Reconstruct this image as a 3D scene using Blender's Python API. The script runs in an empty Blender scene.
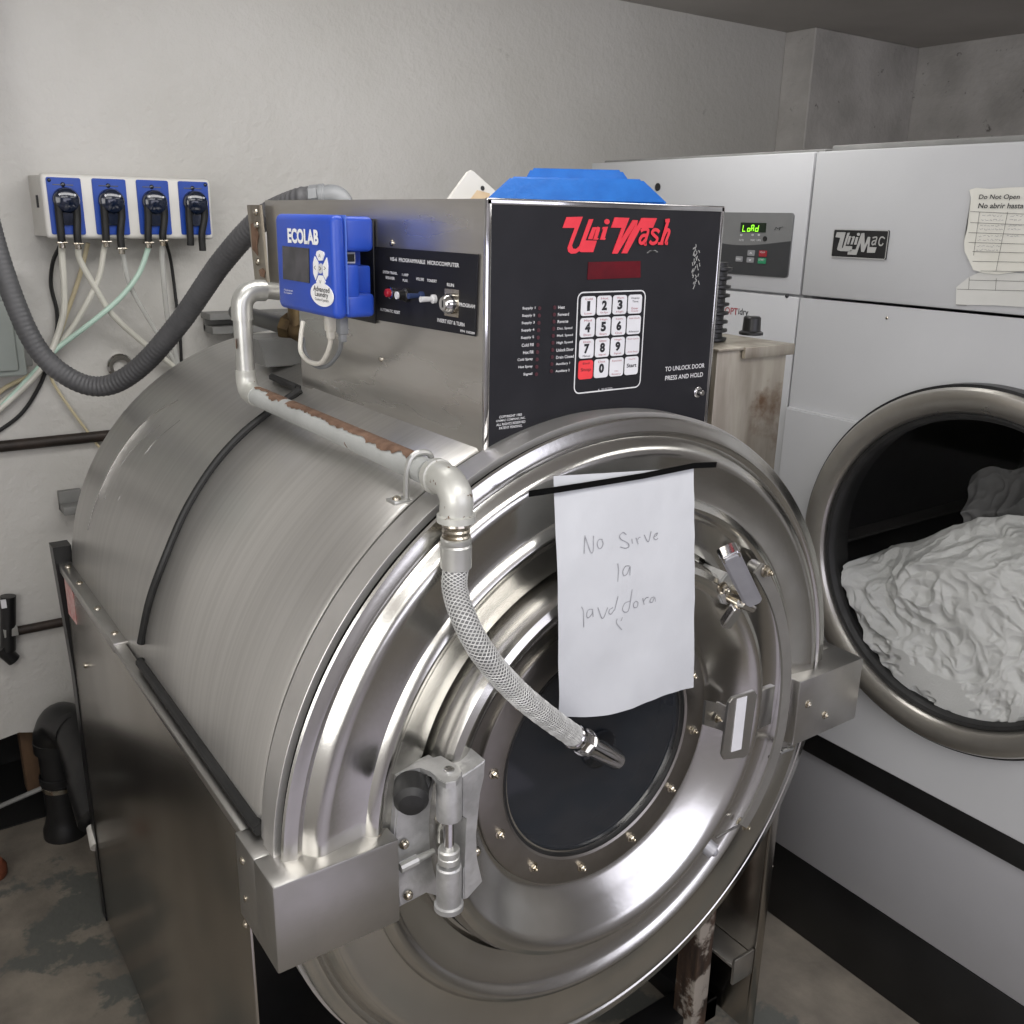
import bpy, bmesh, math, random
from mathutils import Vector, Matrix, noise
random.seed(7)
PI = math.pi
SC = bpy.context.scene
COL = SC.collection

# ------------------------------------------------------------------ camera
F = 946.0
YAW, PITCH, ROLL = (math.radians(a) for a in (35.4477, 17.2098, 1.2505))
CAM = Vector((-0.75783, -0.85117, 1.49794))
_f = Vector((math.sin(YAW)*math.cos(PITCH), math.cos(YAW)*math.cos(PITCH), -math.sin(PITCH)))
_r = Vector((math.cos(YAW), -math.sin(YAW), 0)); _d = _f.cross(_r)
CR = _r*math.cos(ROLL) - _d*math.sin(ROLL)
CD = _r*math.sin(ROLL) + _d*math.cos(ROLL)
cam = bpy.data.cameras.new('camera'); camo = bpy.data.objects.new('camera', cam); COL.objects.link(camo)
cam.sensor_width = 36; cam.lens = F/1024*36; cam.clip_start = 0.02
Rm = Matrix((CR, -CD, -_f)).transposed()
camo.matrix_world = Matrix.Translation(CAM) @ Rm.to_4x4()
SC.camera = camo

def ray(x, y): return CR*((x-512)/F) + CD*((y-512)/F) + _f
def at(x, y, ax, val):
    """surveyed point: pixel ray met with the plane axis=val"""
    d = ray(x, y); i = 'xyz'.index(ax)
    return CAM + d*((val-CAM[i])/d[i])
AX, AZ = -0.008, 0.822      # axis of the washer drum (runs along Y)
def oncyl(x, y, r):
    d = ray(x, y); o = CAM
    a = d.x**2+d.z**2; b = 2*((o.x-AX)*d.x+(o.z-AZ)*d.z); c = (o.x-AX)**2+(o.z-AZ)**2-r*r
    q = b*b-4*a*c
    t = (-b-math.sqrt(max(q, 0)))/(2*a)
    return o+d*t

# ------------------------------------------------------------------ materials
def lin(c):
    return tuple(((v/255)/12.92 if v/255 <= .04045 else ((v/255+.055)/1.055)**2.4) for v in c)+(1,)
def mat(name, rgb, rough=.5, metal=0, rgb2=None, nscale=8, stretch=(1, 1, 1), lo=.35, hi=.65, rvar=0, bump=0,
        bscale=60, bstretch=None, detail=4, emit=None, estr=0, trans=0, alpha=1, spec=.5, coat=0, rgb3=None, n3=3, lo3=.6, hi3=.68, aniso=0):
    m = bpy.data.materials.new(name); m.use_nodes = True
    nt = m.node_tree; N = nt.nodes; L = nt.links; b = N['Principled BSDF']
    b.inputs['Base Color'].default_value = lin(rgb); b.inputs['Roughness'].default_value = rough
    b.inputs['Metallic'].default_value = metal; b.inputs['Specular IOR Level'].default_value = spec
    if trans: b.inputs['Transmission Weight'].default_value = trans
    if alpha < 1: b.inputs['Alpha'].default_value = alpha
    if coat: b.inputs['Coat Weight'].default_value = coat; b.inputs['Coat Roughness'].default_value = .08
    if aniso: b.inputs['Anisotropic'].default_value = aniso
    if emit: b.inputs['Emission Color'].default_value = lin(emit); b.inputs['Emission Strength'].default_value = estr
    tc = N.new('ShaderNodeTexCoord')
    def mp(s):
        n = N.new('ShaderNodeMapping'); n.inputs['Scale'].default_value = s
        L.new(tc.outputs['Object'], n.inputs['Vector']); return n
    def nz(s, st, det=detail, rg=.55):
        n = N.new('ShaderNodeTexNoise'); n.inputs['Scale'].default_value = s; n.inputs['Detail'].default_value = det
        n.inputs['Roughness'].default_value = rg
        L.new(mp(st).outputs['Vector'], n.inputs['Vector']); return n
    def ramp(src, a, c):
        r = N.new('ShaderNodeMapRange'); r.inputs['From Min'].default_value = a; r.inputs['From Max'].default_value = c
        L.new(src, r.inputs['Value']); return r
    col = None
    if rgb2 or rvar:
        n = nz(nscale, stretch); r = ramp(n.outputs['Fac'], lo, hi)
        if rgb2:
            mx = N.new('ShaderNodeMix'); mx.data_type = 'RGBA'
            mx.inputs['A'].default_value = lin(rgb); mx.inputs['B'].default_value = lin(rgb2)
            L.new(r.outputs['Result'], mx.inputs['Factor']); col = mx.outputs['Result']
        if rvar:
            r2 = N.new('ShaderNodeMapRange'); r2.inputs['To Min'].default_value = rough-rvar; r2.inputs['To Max'].default_value = rough+rvar
            r2.inputs['From Min'].default_value = .3; r2.inputs['From Max'].default_value = .7
            L.new(n.outputs['Fac'], r2.inputs['Value']); L.new(r2.outputs['Result'], b.inputs['Roughness'])
    if rgb3:
        n = nz(n3, stretch if rgb2 is None else (1, 1, 1), 6, .65); r = ramp(n.outputs['Fac'], lo3, hi3)
        mx = N.new('ShaderNodeMix'); mx.data_type = 'RGBA'; mx.inputs['B'].default_value = lin(rgb3)
        if col: L.new(col, mx.inputs['A'])
        else: mx.inputs['A'].default_value = lin(rgb)
        L.new(r.outputs['Result'], mx.inputs['Factor']); col = mx.outputs['Result']
    if col: L.new(col, b.inputs['Base Color'])
    if bump:
        n = nz(bscale, bstretch or (1, 1, 1)); bp = N.new('ShaderNodeBump'); bp.inputs['Strength'].default_value = bump
        bp.inputs['Distance'].default_value = .004
        L.new(n.outputs['Fac'], bp.inputs['Height']); L.new(bp.outputs['Normal'], b.inputs['Normal'])
    return m
M = {}
M['wall'] = mat('wall_paint', (190, 188, 184), .5, rgb2=(182, 180, 175), nscale=3, bump=.75, bscale=55, rgb3=(140, 136, 130), n3=11, lo3=.70, hi3=.80)
M['rough_wall'] = mat('rough_wall_paint', (190, 187, 183), .75, rgb2=(164, 161, 157), nscale=5, bump=.9, bscale=45, rgb3=(70, 66, 62), n3=22, lo3=.64, hi3=.72)
M['ceiling'] = mat('ceiling_paint', (186, 182, 177), .8, rgb2=(172, 168, 163), nscale=2)
M['pale_wall'] = mat('pale_wall_paint', (228, 226, 222), .6, rgb2=(220, 218, 213), nscale=3)
M['lavender_wall'] = mat('lavender_wall_paint', (196, 194, 198), .7, rgb2=(186, 184, 188), nscale=2)
M['floor'] = mat('worn_concrete', (130, 123, 112), .7, rgb2=(104, 98, 90), nscale=9, detail=8, bump=.5, bscale=40, rgb3=(86, 87, 83), n3=3.2, lo3=.525, hi3=.56)
M['bounce_floor'] = mat('pale_bounce_floor', (190, 186, 197), .5, rgb2=(178, 174, 185), nscale=4)
M['dark'] = mat('cavity_shade', (14, 14, 14), .8)
M['drum'] = mat('brushed_drum_steel', (206, 204, 200), .3, .78, rgb2=(196, 194, 190), nscale=5, stretch=(.3, 24, .3), detail=2)
M['steel'] = mat('pressed_door_steel', (202, 201, 197), .21, 1, rgb2=(184, 182, 177), nscale=7, rvar=.05, bump=.02, bscale=160)
M['box_steel'] = mat('brushed_box_steel', (204, 201, 196), .3, .88, rgb2=(178, 174, 168), nscale=5, stretch=(1, .4, 2.5), rvar=.06, bump=.03, bscale=30, bstretch=(1, 1, 14))
M['cover_steel'] = mat('hinge_cover_steel', (190, 188, 185), .34, .97, rgb2=(176, 174, 170), nscale=12, rvar=.04, bump=.03, bscale=20, bstretch=(2, 2, 16))
M['side_steel'] = mat('streaked_side_steel', (184, 179, 171), .24, 1, rgb2=(168, 163, 155), nscale=3, stretch=(1, 1.6, .6), detail=2, rgb3=(196, 192, 186), n3=2.2, lo3=.56, hi3=.75)
M['cast'] = mat('cast_hinge_metal', (196, 196, 195), .42, .7, rgb2=(166, 166, 165), nscale=30, bump=.2, bscale=120, rgb3=(98, 84, 62), n3=26, lo3=.66, hi3=.74)
M['chrome'] = mat('chrome', (215, 214, 214), .12, 1, rgb2=(190, 189, 189), nscale=20)
M['bolt'] = mat('bolt_metal', (204, 199, 188), .25, 1, rgb2=(168, 158, 140), nscale=90)
M['black_panel'] = mat('black_panel_film', (28, 28, 32), .5, rgb2=(33, 33, 37), nscale=14, spec=.22)
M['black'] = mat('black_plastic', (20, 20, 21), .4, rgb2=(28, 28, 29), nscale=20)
M['rubber'] = mat('black_rubber', (18, 18, 18), .55, rgb2=(30, 30, 30), nscale=30)
M['pvc_black'] = mat('black_drain_plastic', (22, 22, 23), .38, rgb2=(40, 39, 38), nscale=14, lo=.5, hi=.8)
M['blue'] = mat('blue_plastic', (38, 76, 182), .38, rgb2=(34, 71, 174), nscale=10)
M['blue_edge'] = mat('pale_blue_seam', (84, 118, 205), .4, rgb2=(78, 110, 196), nscale=10)
M['pump_blue'] = mat('pump_face_blue', (16, 66, 160), .35, rgb2=(14, 60, 150), nscale=10)
M['pump_dark'] = mat('smoked_pump_cover', (14, 26, 48), .12, rgb2=(10, 18, 34), nscale=10, coat=.4)
M['tray_blue'] = mat('tray_blue_plastic', (34, 108, 192), .45, rgb2=(28, 98, 180), nscale=40, bump=.15, bscale=160)
M['white_plastic'] = mat('white_plastic', (214, 212, 208), .45, rgb2=(206, 204, 198), nscale=6)
M['grey_plastic'] = mat('grey_hose_plastic', (82, 82, 84), .5, rgb2=(72, 72, 74), nscale=14)
M['grey_fit'] = mat('grey_fitting', (122, 124, 126), .45, rgb2=(112, 114, 116), nscale=14)
M['grey_box'] = mat('grey_green_enamel', (146, 152, 148), .4, rgb2=(136, 142, 138), nscale=5)
M['enamel'] = mat('dryer_enamel', (179, 180, 182), .42, rgb2=(174, 175, 177), nscale=3, bump=.04, bscale=220)
M['enamel_low'] = mat('dryer_lower_panel', (172, 172, 176), .36, .35, rgb2=(164, 164, 168), nscale=3)
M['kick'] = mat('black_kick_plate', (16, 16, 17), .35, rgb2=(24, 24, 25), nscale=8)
M['dring'] = mat('dryer_door_ring_steel', (196, 193, 187), .32, .95, rgb2=(182, 178, 171), nscale=12, rvar=.05)
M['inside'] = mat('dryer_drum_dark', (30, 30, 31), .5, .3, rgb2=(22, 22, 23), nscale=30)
M['washer_dark'] = mat('dark_drum_interior', (78, 84, 92), .6, .1, rgb2=(62, 67, 74), nscale=6)
M['lever_grey'] = mat('grey_lever_metal', (158, 158, 164), .35, .35, rgb2=(148, 148, 154), nscale=20)
M['gap_black'] = mat('matt_black_gasket', (12, 12, 12), .95, rgb2=(16, 16, 16), nscale=20, spec=.05)
M['baffle'] = mat('drum_baffle_metal', (58, 57, 56), .5, .3, rgb2=(48, 47, 46), nscale=10)
M['grained'] = mat('grainy_grey_flange', (176, 174, 168), .5, .5, rgb2=(122, 120, 115), nscale=160, lo=.4, hi=.6)
M['low_sheet'] = mat('grey_translucent_paper', (194, 194, 190), .6, rgb2=(184, 184, 180), nscale=7)
M['bright_print'] = mat('bright_white_print', (246, 246, 246), .5, rgb2=(240, 240, 240), nscale=40)
M['ring_steel'] = mat('dull_window_ring', (150, 146, 141), .36, 1, rgb2=(136, 132, 127), nscale=14)
M['band_steel'] = mat('bright_band_steel', (214, 212, 209), .34, .8, rgb2=(204, 202, 199), nscale=14)
M['window_glass'] = mat('dark_window_glass', (46, 49, 54), .07, alpha=.82, rgb2=(42, 45, 50), nscale=4, spec=.45)
M['strap_grey'] = mat('matt_grey_strap', (132, 130, 126), .45, .35, rgb2=(120, 118, 114), nscale=14)
M['sheet'] = mat('white_cotton', (198, 199, 197), .85, rgb2=(190, 191, 189), nscale=9, bump=.2, bscale=240)
M['sheer'] = mat('grey_sheer_cloth', (104, 104, 104), .8, rgb2=(82, 82, 82), nscale=12)
M['paper'] = mat('white_paper', (196, 198, 202), .8, rgb2=(188, 190, 194), nscale=6, bump=.25, bscale=25)
M['cream_paper'] = mat('cream_paper', (208, 207, 200), .7, rgb2=(198, 197, 188), nscale=7, bump=.2, bscale=30)
M['pencil'] = mat('pencil_line', (156, 157, 162), .8, rgb2=(128, 129, 134), nscale=90)
M['ink'] = mat('black_ink', (22, 22, 26), .6, rgb2=(30, 30, 34), nscale=60)
M['rule'] = mat('grey_rule_line', (120, 120, 116), .8, rgb2=(110, 110, 106), nscale=60)
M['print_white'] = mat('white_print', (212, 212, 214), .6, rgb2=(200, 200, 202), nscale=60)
M['print_red'] = mat('red_print', (222, 52, 66), .5, rgb2=(212, 46, 60), nscale=60)
M['print_pink'] = mat('dull_red_print', (170, 96, 104), .6, rgb2=(160, 90, 98), nscale=60)
M['led_off'] = mat('unlit_red_lamp', (62, 26, 34), .4, rgb2=(72, 32, 40), nscale=60)
M['display'] = mat('dark_red_display', (92, 12, 24), .25, rgb2=(74, 10, 20), nscale=30)
M['key'] = mat('key_white', (214, 214, 218), .5, rgb2=(206, 206, 210), nscale=30)
M['key_red'] = mat('key_red', (224, 60, 66), .5, rgb2=(214, 54, 60), nscale=30)
M['screen'] = mat('grey_screen', (62, 60, 66), .15, rgb2=(34, 34, 40), nscale=40, lo=.4, hi=.6)
M['pipe'] = mat('galvanised_pipe', (198, 198, 194), .34, .7, rgb2=(176, 176, 172), nscale=14)
M['paint_pipe'] = mat('peeling_grey_pipe', (186, 188, 186), .45, .3, rgb2=(172, 174, 172), nscale=14, rgb3=(112, 84, 66), n3=26, lo3=.64, hi3=.655, bump=.3, bscale=40)
M['chip_pipe'] = mat('chipped_pale_pipe', (196, 196, 190), .4, .4, rgb2=(178, 178, 172), nscale=14, rgb3=(104, 78, 58), n3=60, lo3=.64, hi3=.66, bump=.2, bscale=40)
M['rust'] = mat('rusty_steel', (92, 72, 58), .75, .3, rgb2=(52, 42, 36), nscale=18, stretch=(2, 2, .4), bump=.6, bscale=50, rgb3=(168, 160, 150), n3=9, lo3=.53, hi3=.58)
M['rust_spot'] = mat('rust_spot', (118, 92, 74), .8, rgb2=(88, 64, 48), nscale=60)
M['dark_pipe'] = mat('dark_iron_pipe', (58, 48, 42), .55, .3, rgb2=(40, 34, 30), nscale=14)
M['brass'] = mat('dull_brass', (122, 104, 74), .45, .8, rgb2=(86, 72, 54), nscale=30)
M['braid'] = mat('braided_hose_weave', (196, 196, 194), .5, .2, rgb2=(180, 180, 178), nscale=30)
M['braid_dark'] = mat('braid_gap', (104, 104, 104), .6, .2, rgb2=(90, 90, 90), nscale=30)
M['galv'] = mat('weathered_galvanised_steel', (172, 166, 154), .42, .7, rgb2=(134, 126, 114), nscale=9, stretch=(3, 3, .5), rgb3=(104, 82, 64), n3=7, lo3=.64, hi3=.76)
M['tube_white'] = mat('milky_tube', (214, 212, 202), .35, rgb2=(202, 200, 190), nscale=14, alpha=.93)
M['tube_clear'] = mat('clear_tube', (206, 206, 202), .25, rgb2=(196, 196, 192), nscale=14, alpha=.6)
M['tube_green'] = mat('pale_green_tube', (190, 216, 202), .3, rgb2=(180, 206, 192), nscale=14, alpha=.9)
M['tube_amber'] = mat('amber_tube', (206, 194, 162), .3, rgb2=(196, 184, 152), nscale=14, alpha=.9)
M['cord'] = mat('black_cable', (24, 24, 25), .5, rgb2=(32, 32, 33), nscale=20)
M['cable_white'] = mat('white_cable', (216, 213, 204), .5, rgb2=(204, 200, 190), nscale=20)
M['wood'] = mat('weathered_wood', (104, 80, 58), .8, rgb2=(66, 50, 38), nscale=14, stretch=(2, 2, .3))
M['stain'] = mat('tan_stain', (206, 184, 152), .6, rgb2=(196, 172, 140), nscale=40)
M['green_led'] = mat('green_segment', (150, 255, 60), .5, rgb2=(140, 245, 60), nscale=5, emit=(160, 255, 50), estr=1.0)
M['lcd'] = mat('dark_green_display', (14, 26, 14), .3, rgb2=(18, 32, 16), nscale=20)
M['panel_grey'] = mat('control_panel_grey', (112, 113, 113), .45, rgb2=(106, 107, 107), nscale=20)
M['panel_dark'] = mat('control_panel_charcoal', (52, 53, 55), .45, rgb2=(48, 49, 51), nscale=20)
M['btn_grey'] = mat('grey_button', (132, 133, 135), .5, rgb2=(124, 125, 127), nscale=20)
M['btn_red'] = mat('red_button', (150, 40, 48), .5, rgb2=(140, 36, 44), nscale=20)
M['btn_green'] = mat('green_button', (40, 132, 92), .5, rgb2=(36, 122, 84), nscale=20)
M['silver'] = mat('silver_print', (178, 178, 176), .4, .3, rgb2=(166, 166, 164), nscale=40)
M['pink_label'] = mat('pink_warning_label', (204, 176, 172), .6, rgb2=(190, 120, 116), nscale=70)
M['grime'] = mat('grey_grimy_plastic', (128, 128, 126), .6, rgb2=(112, 112, 110), nscale=12)
M['red_button'] = mat('red_reset_button', (176, 36, 52), .35, rgb2=(160, 30, 44), nscale=30)
M['navy'] = mat('navy_toggle', (46, 60, 96), .4, rgb2=(38, 50, 84), nscale=30)
M['orange'] = mat('orange_rubber', (120, 66, 42), .7, rgb2=(98, 52, 32), nscale=20)
M['putty'] = mat('white_pipe_end', (206, 204, 198), .6, rgb2=(180, 176, 168), nscale=30)

def glass_mat(name, tint, refl, rough=.02):
    m = bpy.data.materials.new(name); m.use_nodes = True; nt = m.node_tree; nt.nodes.clear()
    o = nt.nodes.new('ShaderNodeOutputMaterial'); mx = nt.nodes.new('ShaderNodeMixShader')
    t = nt.nodes.new('ShaderNodeBsdfTransparent'); t.inputs[0].default_value = tint+(1,)
    g = nt.nodes.new('ShaderNodeBsdfGlossy'); g.inputs['Roughness'].default_value = rough
    fr = nt.nodes.new('ShaderNodeFresnel'); fr.inputs[0].default_value = refl
    nt.links.new(fr.outputs[0], mx.inputs[0]); nt.links.new(t.outputs[0], mx.inputs[1]); nt.links.new(g.outputs[0], mx.inputs[2])
    nt.links.new(mx.outputs[0], o.inputs[0]); return m
M['door_glass'] = glass_mat('washer_door_glass', (.62, .66, .7), 1.45)
M['dryer_glass'] = glass_mat('dryer_door_glass', (.9, .9, .9), 1.25)
M['clear_disc'] = glass_mat('clear_washer', (.75, .8, .86), 1.6)

# ------------------------------------------------------------------ mesh builder
def crom(pts, n=8):
    pts = [Vector(p) for p in pts]
    if len(pts) < 3: return pts
    P = [pts[0]*2-pts[1]]+pts+[pts[-1]*2-pts[-2]]; out = []
    for i in range(1, len(P)-2):
        a, b, c, d = P[i-1:i+3]
        for k in range(n):
            t = k/n
            out.append(.5*((2*b)+(c-a)*t+(2*a-5*b+4*c-d)*t*t+(3*b-3*c+d-a)*t**3))
    out.append(pts[-1]); return out
X, Y, Z = Vector((1, 0, 0)), Vector((0, 1, 0)), Vector((0, 0, 1))
class MB:
    def __init__(s): s.bm = bmesh.new()
    def face(s, pts):
        vs = [s.bm.verts.new(p) for p in pts]
        try: return s.bm.faces.new(vs)
        except ValueError: return None
    def box(s, lo, hi, bev=0, seg=2, fr=None):
        """axis box lo..hi, or in frame fr=(origin,u,v,w)"""
        o, u, v, w = fr or (Vector((0, 0, 0)), X, Y, Z)
        vs = [s.bm.verts.new(o+u*a+v*b+w*c) for a in (lo[0], hi[0]) for b in (lo[1], hi[1]) for c in (lo[2], hi[2])]
        fs = [s.bm.faces.new([vs[i] for i in q]) for q in ((0, 1, 3, 2), (4, 6, 7, 5), (0, 4, 5, 1), (2, 3, 7, 6), (0, 2, 6, 4), (1, 5, 7, 3))]
        if bev:
            es = list({e for f in fs for e in f.edges})
            bmesh.ops.bevel(s.bm, geom=es, offset=bev, segments=seg, affect='EDGES', profile=.5)
        return s
    def prism(s, poly, fr, d0, d1, bev=0):
        """2-D polygon in frame (o,u,v,n) extruded along n from d0 to d1"""
        o, u, v, n = fr
        a = [s.bm.verts.new(o+u*p[0]+v*p[1]+n*d0) for p in poly]
        b = [s.bm.verts.new(o+u*p[0]+v*p[1]+n*d1) for p in poly]
        k = len(poly)
        f1 = s.bm.faces.new(a[::-1]); f2 = s.bm.faces.new(b)
        for i in range(k): s.bm.faces.new((a[i], a[(i+1) % k], b[(i+1) % k], b[i]))
        if bev: bmesh.ops.bevel(s.bm, geom=list(f2.edges), offset=bev, segments=2, affect='EDGES')
        return s
    def tube(s, pts, r, seg=12, cap=True, radii=None):
        pts = [Vector(p) for p in pts]; n = len(pts); rings = []
        T = [(pts[min(i+1, n-1)]-pts[max(i-1, 0)]).normalized() for i in range(n)]
        up = Z if abs(T[0].z) < .9 else X
        N_ = (up-T[0]*up.dot(T[0])).normalized()
        for i in range(n):
            N_ = (N_-T[i]*N_.dot(T[i])).normalized(); B = T[i].cross(N_)
            rr = radii[i] if radii else r
            rings.append([s.bm.verts.new(pts[i]+(N_*math.cos(2*PI*k/seg)+B*math.sin(2*PI*k/seg))*rr) for k in range(seg)])
        for a, b in zip(rings, rings[1:]):
            for k in range(seg): s.bm.faces.new((a[k], a[(k+1) % seg], b[(k+1) % seg], b[k]))
        if cap:
            s.bm.faces.new(rings[0][::-1]); s.bm.faces.new(rings[-1])
        return s
    def lathe(s, prof, o, axis, seg=96, cap0=False, cap1=False, loop=False):
        o = Vector(o); axis = Vector(axis).normalized()
        u = (Z if abs(axis.z) < .9 else X); u = (u-axis*u.dot(axis)).normalized(); v = axis.cross(u)
        R = [[s.bm.verts.new(o+axis*h+(u*math.cos(2*PI*k/seg)+v*math.sin(2*PI*k/seg))*r) for k in range(seg)] for r, h in prof]
        pr = list(zip(R, R[1:]))+([(R[-1], R[0])] if loop else [])
        for a, b in pr:
            for k in range(seg): s.bm.faces.new((a[k], b[k], b[(k+1) % seg], a[(k+1) % seg]))
        if cap0: s.bm.faces.new(R[0])
        if cap1: s.bm.faces.new(R[-1][::-1])
        return s
    def ball(s, o, r, sc=(1, 1, 1), seg=16):
        bmesh.ops.create_uvsphere(s.bm, u_segments=seg, v_segments=seg//2+2, radius=r, matrix=Matrix.Translation(o) @ Matrix.Diagonal((*sc, 1)))
        return s
    def ribbon(s, pts, w, fr, lift):
        """flat 2-D stroke of width w in frame"""
        o, u, v, n = fr; q = [Vector((p[0], p[1])) for p in pts]; L = []
        for i in range(len(q)):
            t = (q[min(i+1, len(q)-1)]-q[max(i-1, 0)])
            if t.length < 1e-9: t = Vector((1, 0))
            t.normalize(); m = Vector((-t.y, t.x))*w/2
            L.append([s.bm.verts.new(o+u*c.x+v*c.y+n*lift) for c in (q[i]-m, q[i]+m)])
        for a, b in zip(L, L[1:]):
            s.bm.faces.new((a[0], b[0], b[1], a[1]))
        return s
    def bolt(s, p, n, r=.008, h=.006):
        """hex head with washer and stud tip"""
        n = Vector(n).normalized()
        s.lathe([(r*1.45, 0), (r*1.45, h*.25), (r*1.1, h*.35)], p, n, 14, cap1=True)
        s.lathe([(r, h*.3), (r, h*1.1), (r*.8, h*1.3)], p, n, 6, cap1=True)
        s.lathe([(r*.5, h*1.2), (r*.5, h*1.9), (r*.35, h*2.1)], p, n, 8, cap1=True)
        return s
    def dome(s, p, n, r=.005, h=.003):
        s.lathe([(r, 0), (r*.9, h*.5), (r*.55, h*.9), (r*.1, h)], p, n, 12, cap1=True); return s
LOCS = {}
def build(name, mb, m, parent=None, label=None, smooth=32, mats=None):
    bm = mb.bm
    bmesh.ops.recalc_face_normals(bm, faces=bm.faces)
    me = bpy.data.meshes.new(name); bm.to_mesh(me); bm.free()
    me.materials.append(M[m] if isinstance(m, str) else m)
    for q in mats or []: me.materials.append(M[q])
    if smooth:
        me.polygons.foreach_set('use_smooth', [True]*len(me.polygons)); me.set_sharp_from_angle(angle=math.radians(smooth))
    o = bpy.data.objects.new(name, me); COL.objects.link(o)
    if parent:
        o.parent = parent
        if parent.type == 'EMPTY': o.matrix_parent_inverse = Matrix.Translation(-Vector(parent.location))
    if label: o['label'] = label
    return o
def tag(o, label, cat, group=None, kind=None):
    o['label'] = label; o['category'] = cat
    if group: o['group'] = group
    if kind: o['kind'] = kind
    return o
def thing(name, label, cat, loc, group=None):
    o = bpy.data.objects.new(name, None); COL.objects.link(o); o.location = loc; o.empty_display_size = .1
    return tag(o, label, cat, group)
def struct(name, mb, m, smooth=0):
    o = build(name, mb, m, None, None, smooth); o['kind'] = 'structure'; return o
def frame(o, u, v):
    u = Vector(u).normalized(); v = Vector(v).normalized(); return (Vector(o), u, v, u.cross(v))
def in2d(P, fr):
    d = P-fr[0]; return (d.dot(fr[1]), d.dot(fr[2]))
def textverts(s, bold=0):
    cu = bpy.data.curves.new('t', 'FONT'); cu.body = s; cu.offset = bold; cu.resolution_u = 3
    o = bpy.data.objects.new('t', cu); COL.objects.link(o)
    dg = bpy.context.evaluated_depsgraph_get(); dg.update()
    me = bpy.data.meshes.new_from_object(o.evaluated_get(dg))
    vs = [v.co.copy() for v in me.vertices]; fs = [tuple(p.vertices) for p in me.polygons]
    bpy.data.objects.remove(o); bpy.data.curves.remove(cu); bpy.data.meshes.remove(me)
    return vs, fs
def text(mb, s, box, fr, lift=.0006, bold=0.0, shear=0):
    """lettering filling the 2-D box (x0,y0,x1,y1) of the frame"""
    vs, fs = textverts(s, bold)
    if not vs: return mb
    x0 = min(v.x for v in vs); x1 = max(v.x for v in vs); y0 = min(v.y for v in vs); y1 = max(v.y for v in vs)
    bx0, by0, bx1, by1 = box; o, u, v, n = fr
    sx = (bx1-bx0)/(x1-x0); sy = (by1-by0)/max(y1-y0, 1e-6)
    W = [mb.bm.verts.new(o+u*(bx0+(p.x-x0)*sx+shear*(p.y-y0)*sy)+v*(by0+(p.y-y0)*sy)+n*lift) for p in vs]
    for f in fs:
        try: mb.bm.faces.new([W[i] for i in f])
        except ValueError: pass
    return mb
def circ(c, r, n=24, a0=0, a1=2*PI):
    return [(c[0]+r*math.cos(a0+(a1-a0)*k/n), c[1]+r*math.sin(a0+(a1-a0)*k/n)) for k in range(n if abs(a1-a0-2*PI) < 1e-6 else n+1)]
def rrect(x0, y0, x1, y1, r, n=4):
    out = []
    for cx, cy, a in ((x1-r, y0+r, -PI/2), (x1-r, y1-r, 0), (x0+r, y1-r, PI/2), (x0+r, y0+r, PI)):
        out += [(cx+r*math.cos(a+PI/2*k/n), cy+r*math.sin(a+PI/2*k/n)) for k in range(n+1)]
    return out
def outline(mb, poly, w, fr, lift):
    o, u, v, n = fr; k = len(poly); q = [Vector(p) for p in poly]; L = []
    for i in range(k):
        t = (q[(i+1) % k]-q[i-1]).normalized(); m = Vector((-t.y, t.x))*w/2
        L.append([mb.bm.verts.new(o+u*c.x+v*c.y+n*lift) for c in (q[i]-m, q[i]+m)])
    for i in range(k):
        a, b = L[i], L[(i+1) % k]; mb.bm.faces.new((a[0], b[0], b[1], a[1]))
    return mb
def plate_hole(mb, rect, c, r, fr, d, n=96):
    x0, y0, x1, y1 = rect; o, u, v, w = fr
    ang = sorted([2*PI*k/n for k in range(n)]+[math.atan2(b-c[1], a-c[0]) % (2*PI) for a in (x0, x1) for b in (y0, y1)])
    L = []
    for a in ang:
        ca, sa = math.cos(a), math.sin(a)
        t = min(((x1 if ca > 0 else x0)-c[0])/ca if abs(ca) > 1e-9 else 9e9, ((y1 if sa > 0 else y0)-c[1])/sa if abs(sa) > 1e-9 else 9e9)
        L.append([mb.bm.verts.new(o+u*(c[0]+ca*q)+v*(c[1]+sa*q)+w*d) for q in (r, t)])
    for i in range(len(L)):
        a, b = L[i], L[(i+1) % len(L)]; mb.bm.faces.new((a[0], a[1], b[1], b[0]))
    return mb

# ================================================================== the room
XL, XR, YF, YB, ZC = -1.95, 2.58, -2.5, 1.5, 2.115
struct('floor', MB().box((XL-.1, -1.0, -.1), (XR+.1, YB+.5, 0)).box((.55, YF-.1, -.1), (XR+.1, -1.0, 0)), 'floor')
struct('floor', MB().box((XL-.1, YF-.1, -.1), (.55, -1.0, 0)), 'bounce_floor')  # unseen pale floor added to brighten the reflections in the door steel
struct('ceiling', MB().box((XL-.1, YF-.1, ZC), (XR+.1, YB+.5, ZC+.1)), 'ceiling')
struct('wall_left', MB().box((XL-.1, YF, 0), (XL, YB+.4, ZC)), 'pale_wall')
struct('wall_front', MB().box((XL, YF-.1, 0), (XR, YF, ZC)), 'lavender_wall')
struct('wall_right', MB().box((XR, YF, 0), (XR+.1, YB+.4, ZC)), 'rough_wall')
wf = (Vector((0, YB, 0)), X, Z, Y)
edge = [(-1.95, .262), (-.9, .255), (-.66, .262), (-.60, .268), (-.545, .276), (-.50, .262), (-.44, .25), (-.3, .26), (-.28, 0), (2.58, 0), (2.58, ZC), (-1.95, ZC)]
struct('wall_back', MB().prism(edge, wf, 0, .06), 'wall')
struct('trim_1', MB().box((2.0, 1.375, 0), (2.58, 1.5, ZC), .004), 'rough_wall')
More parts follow.
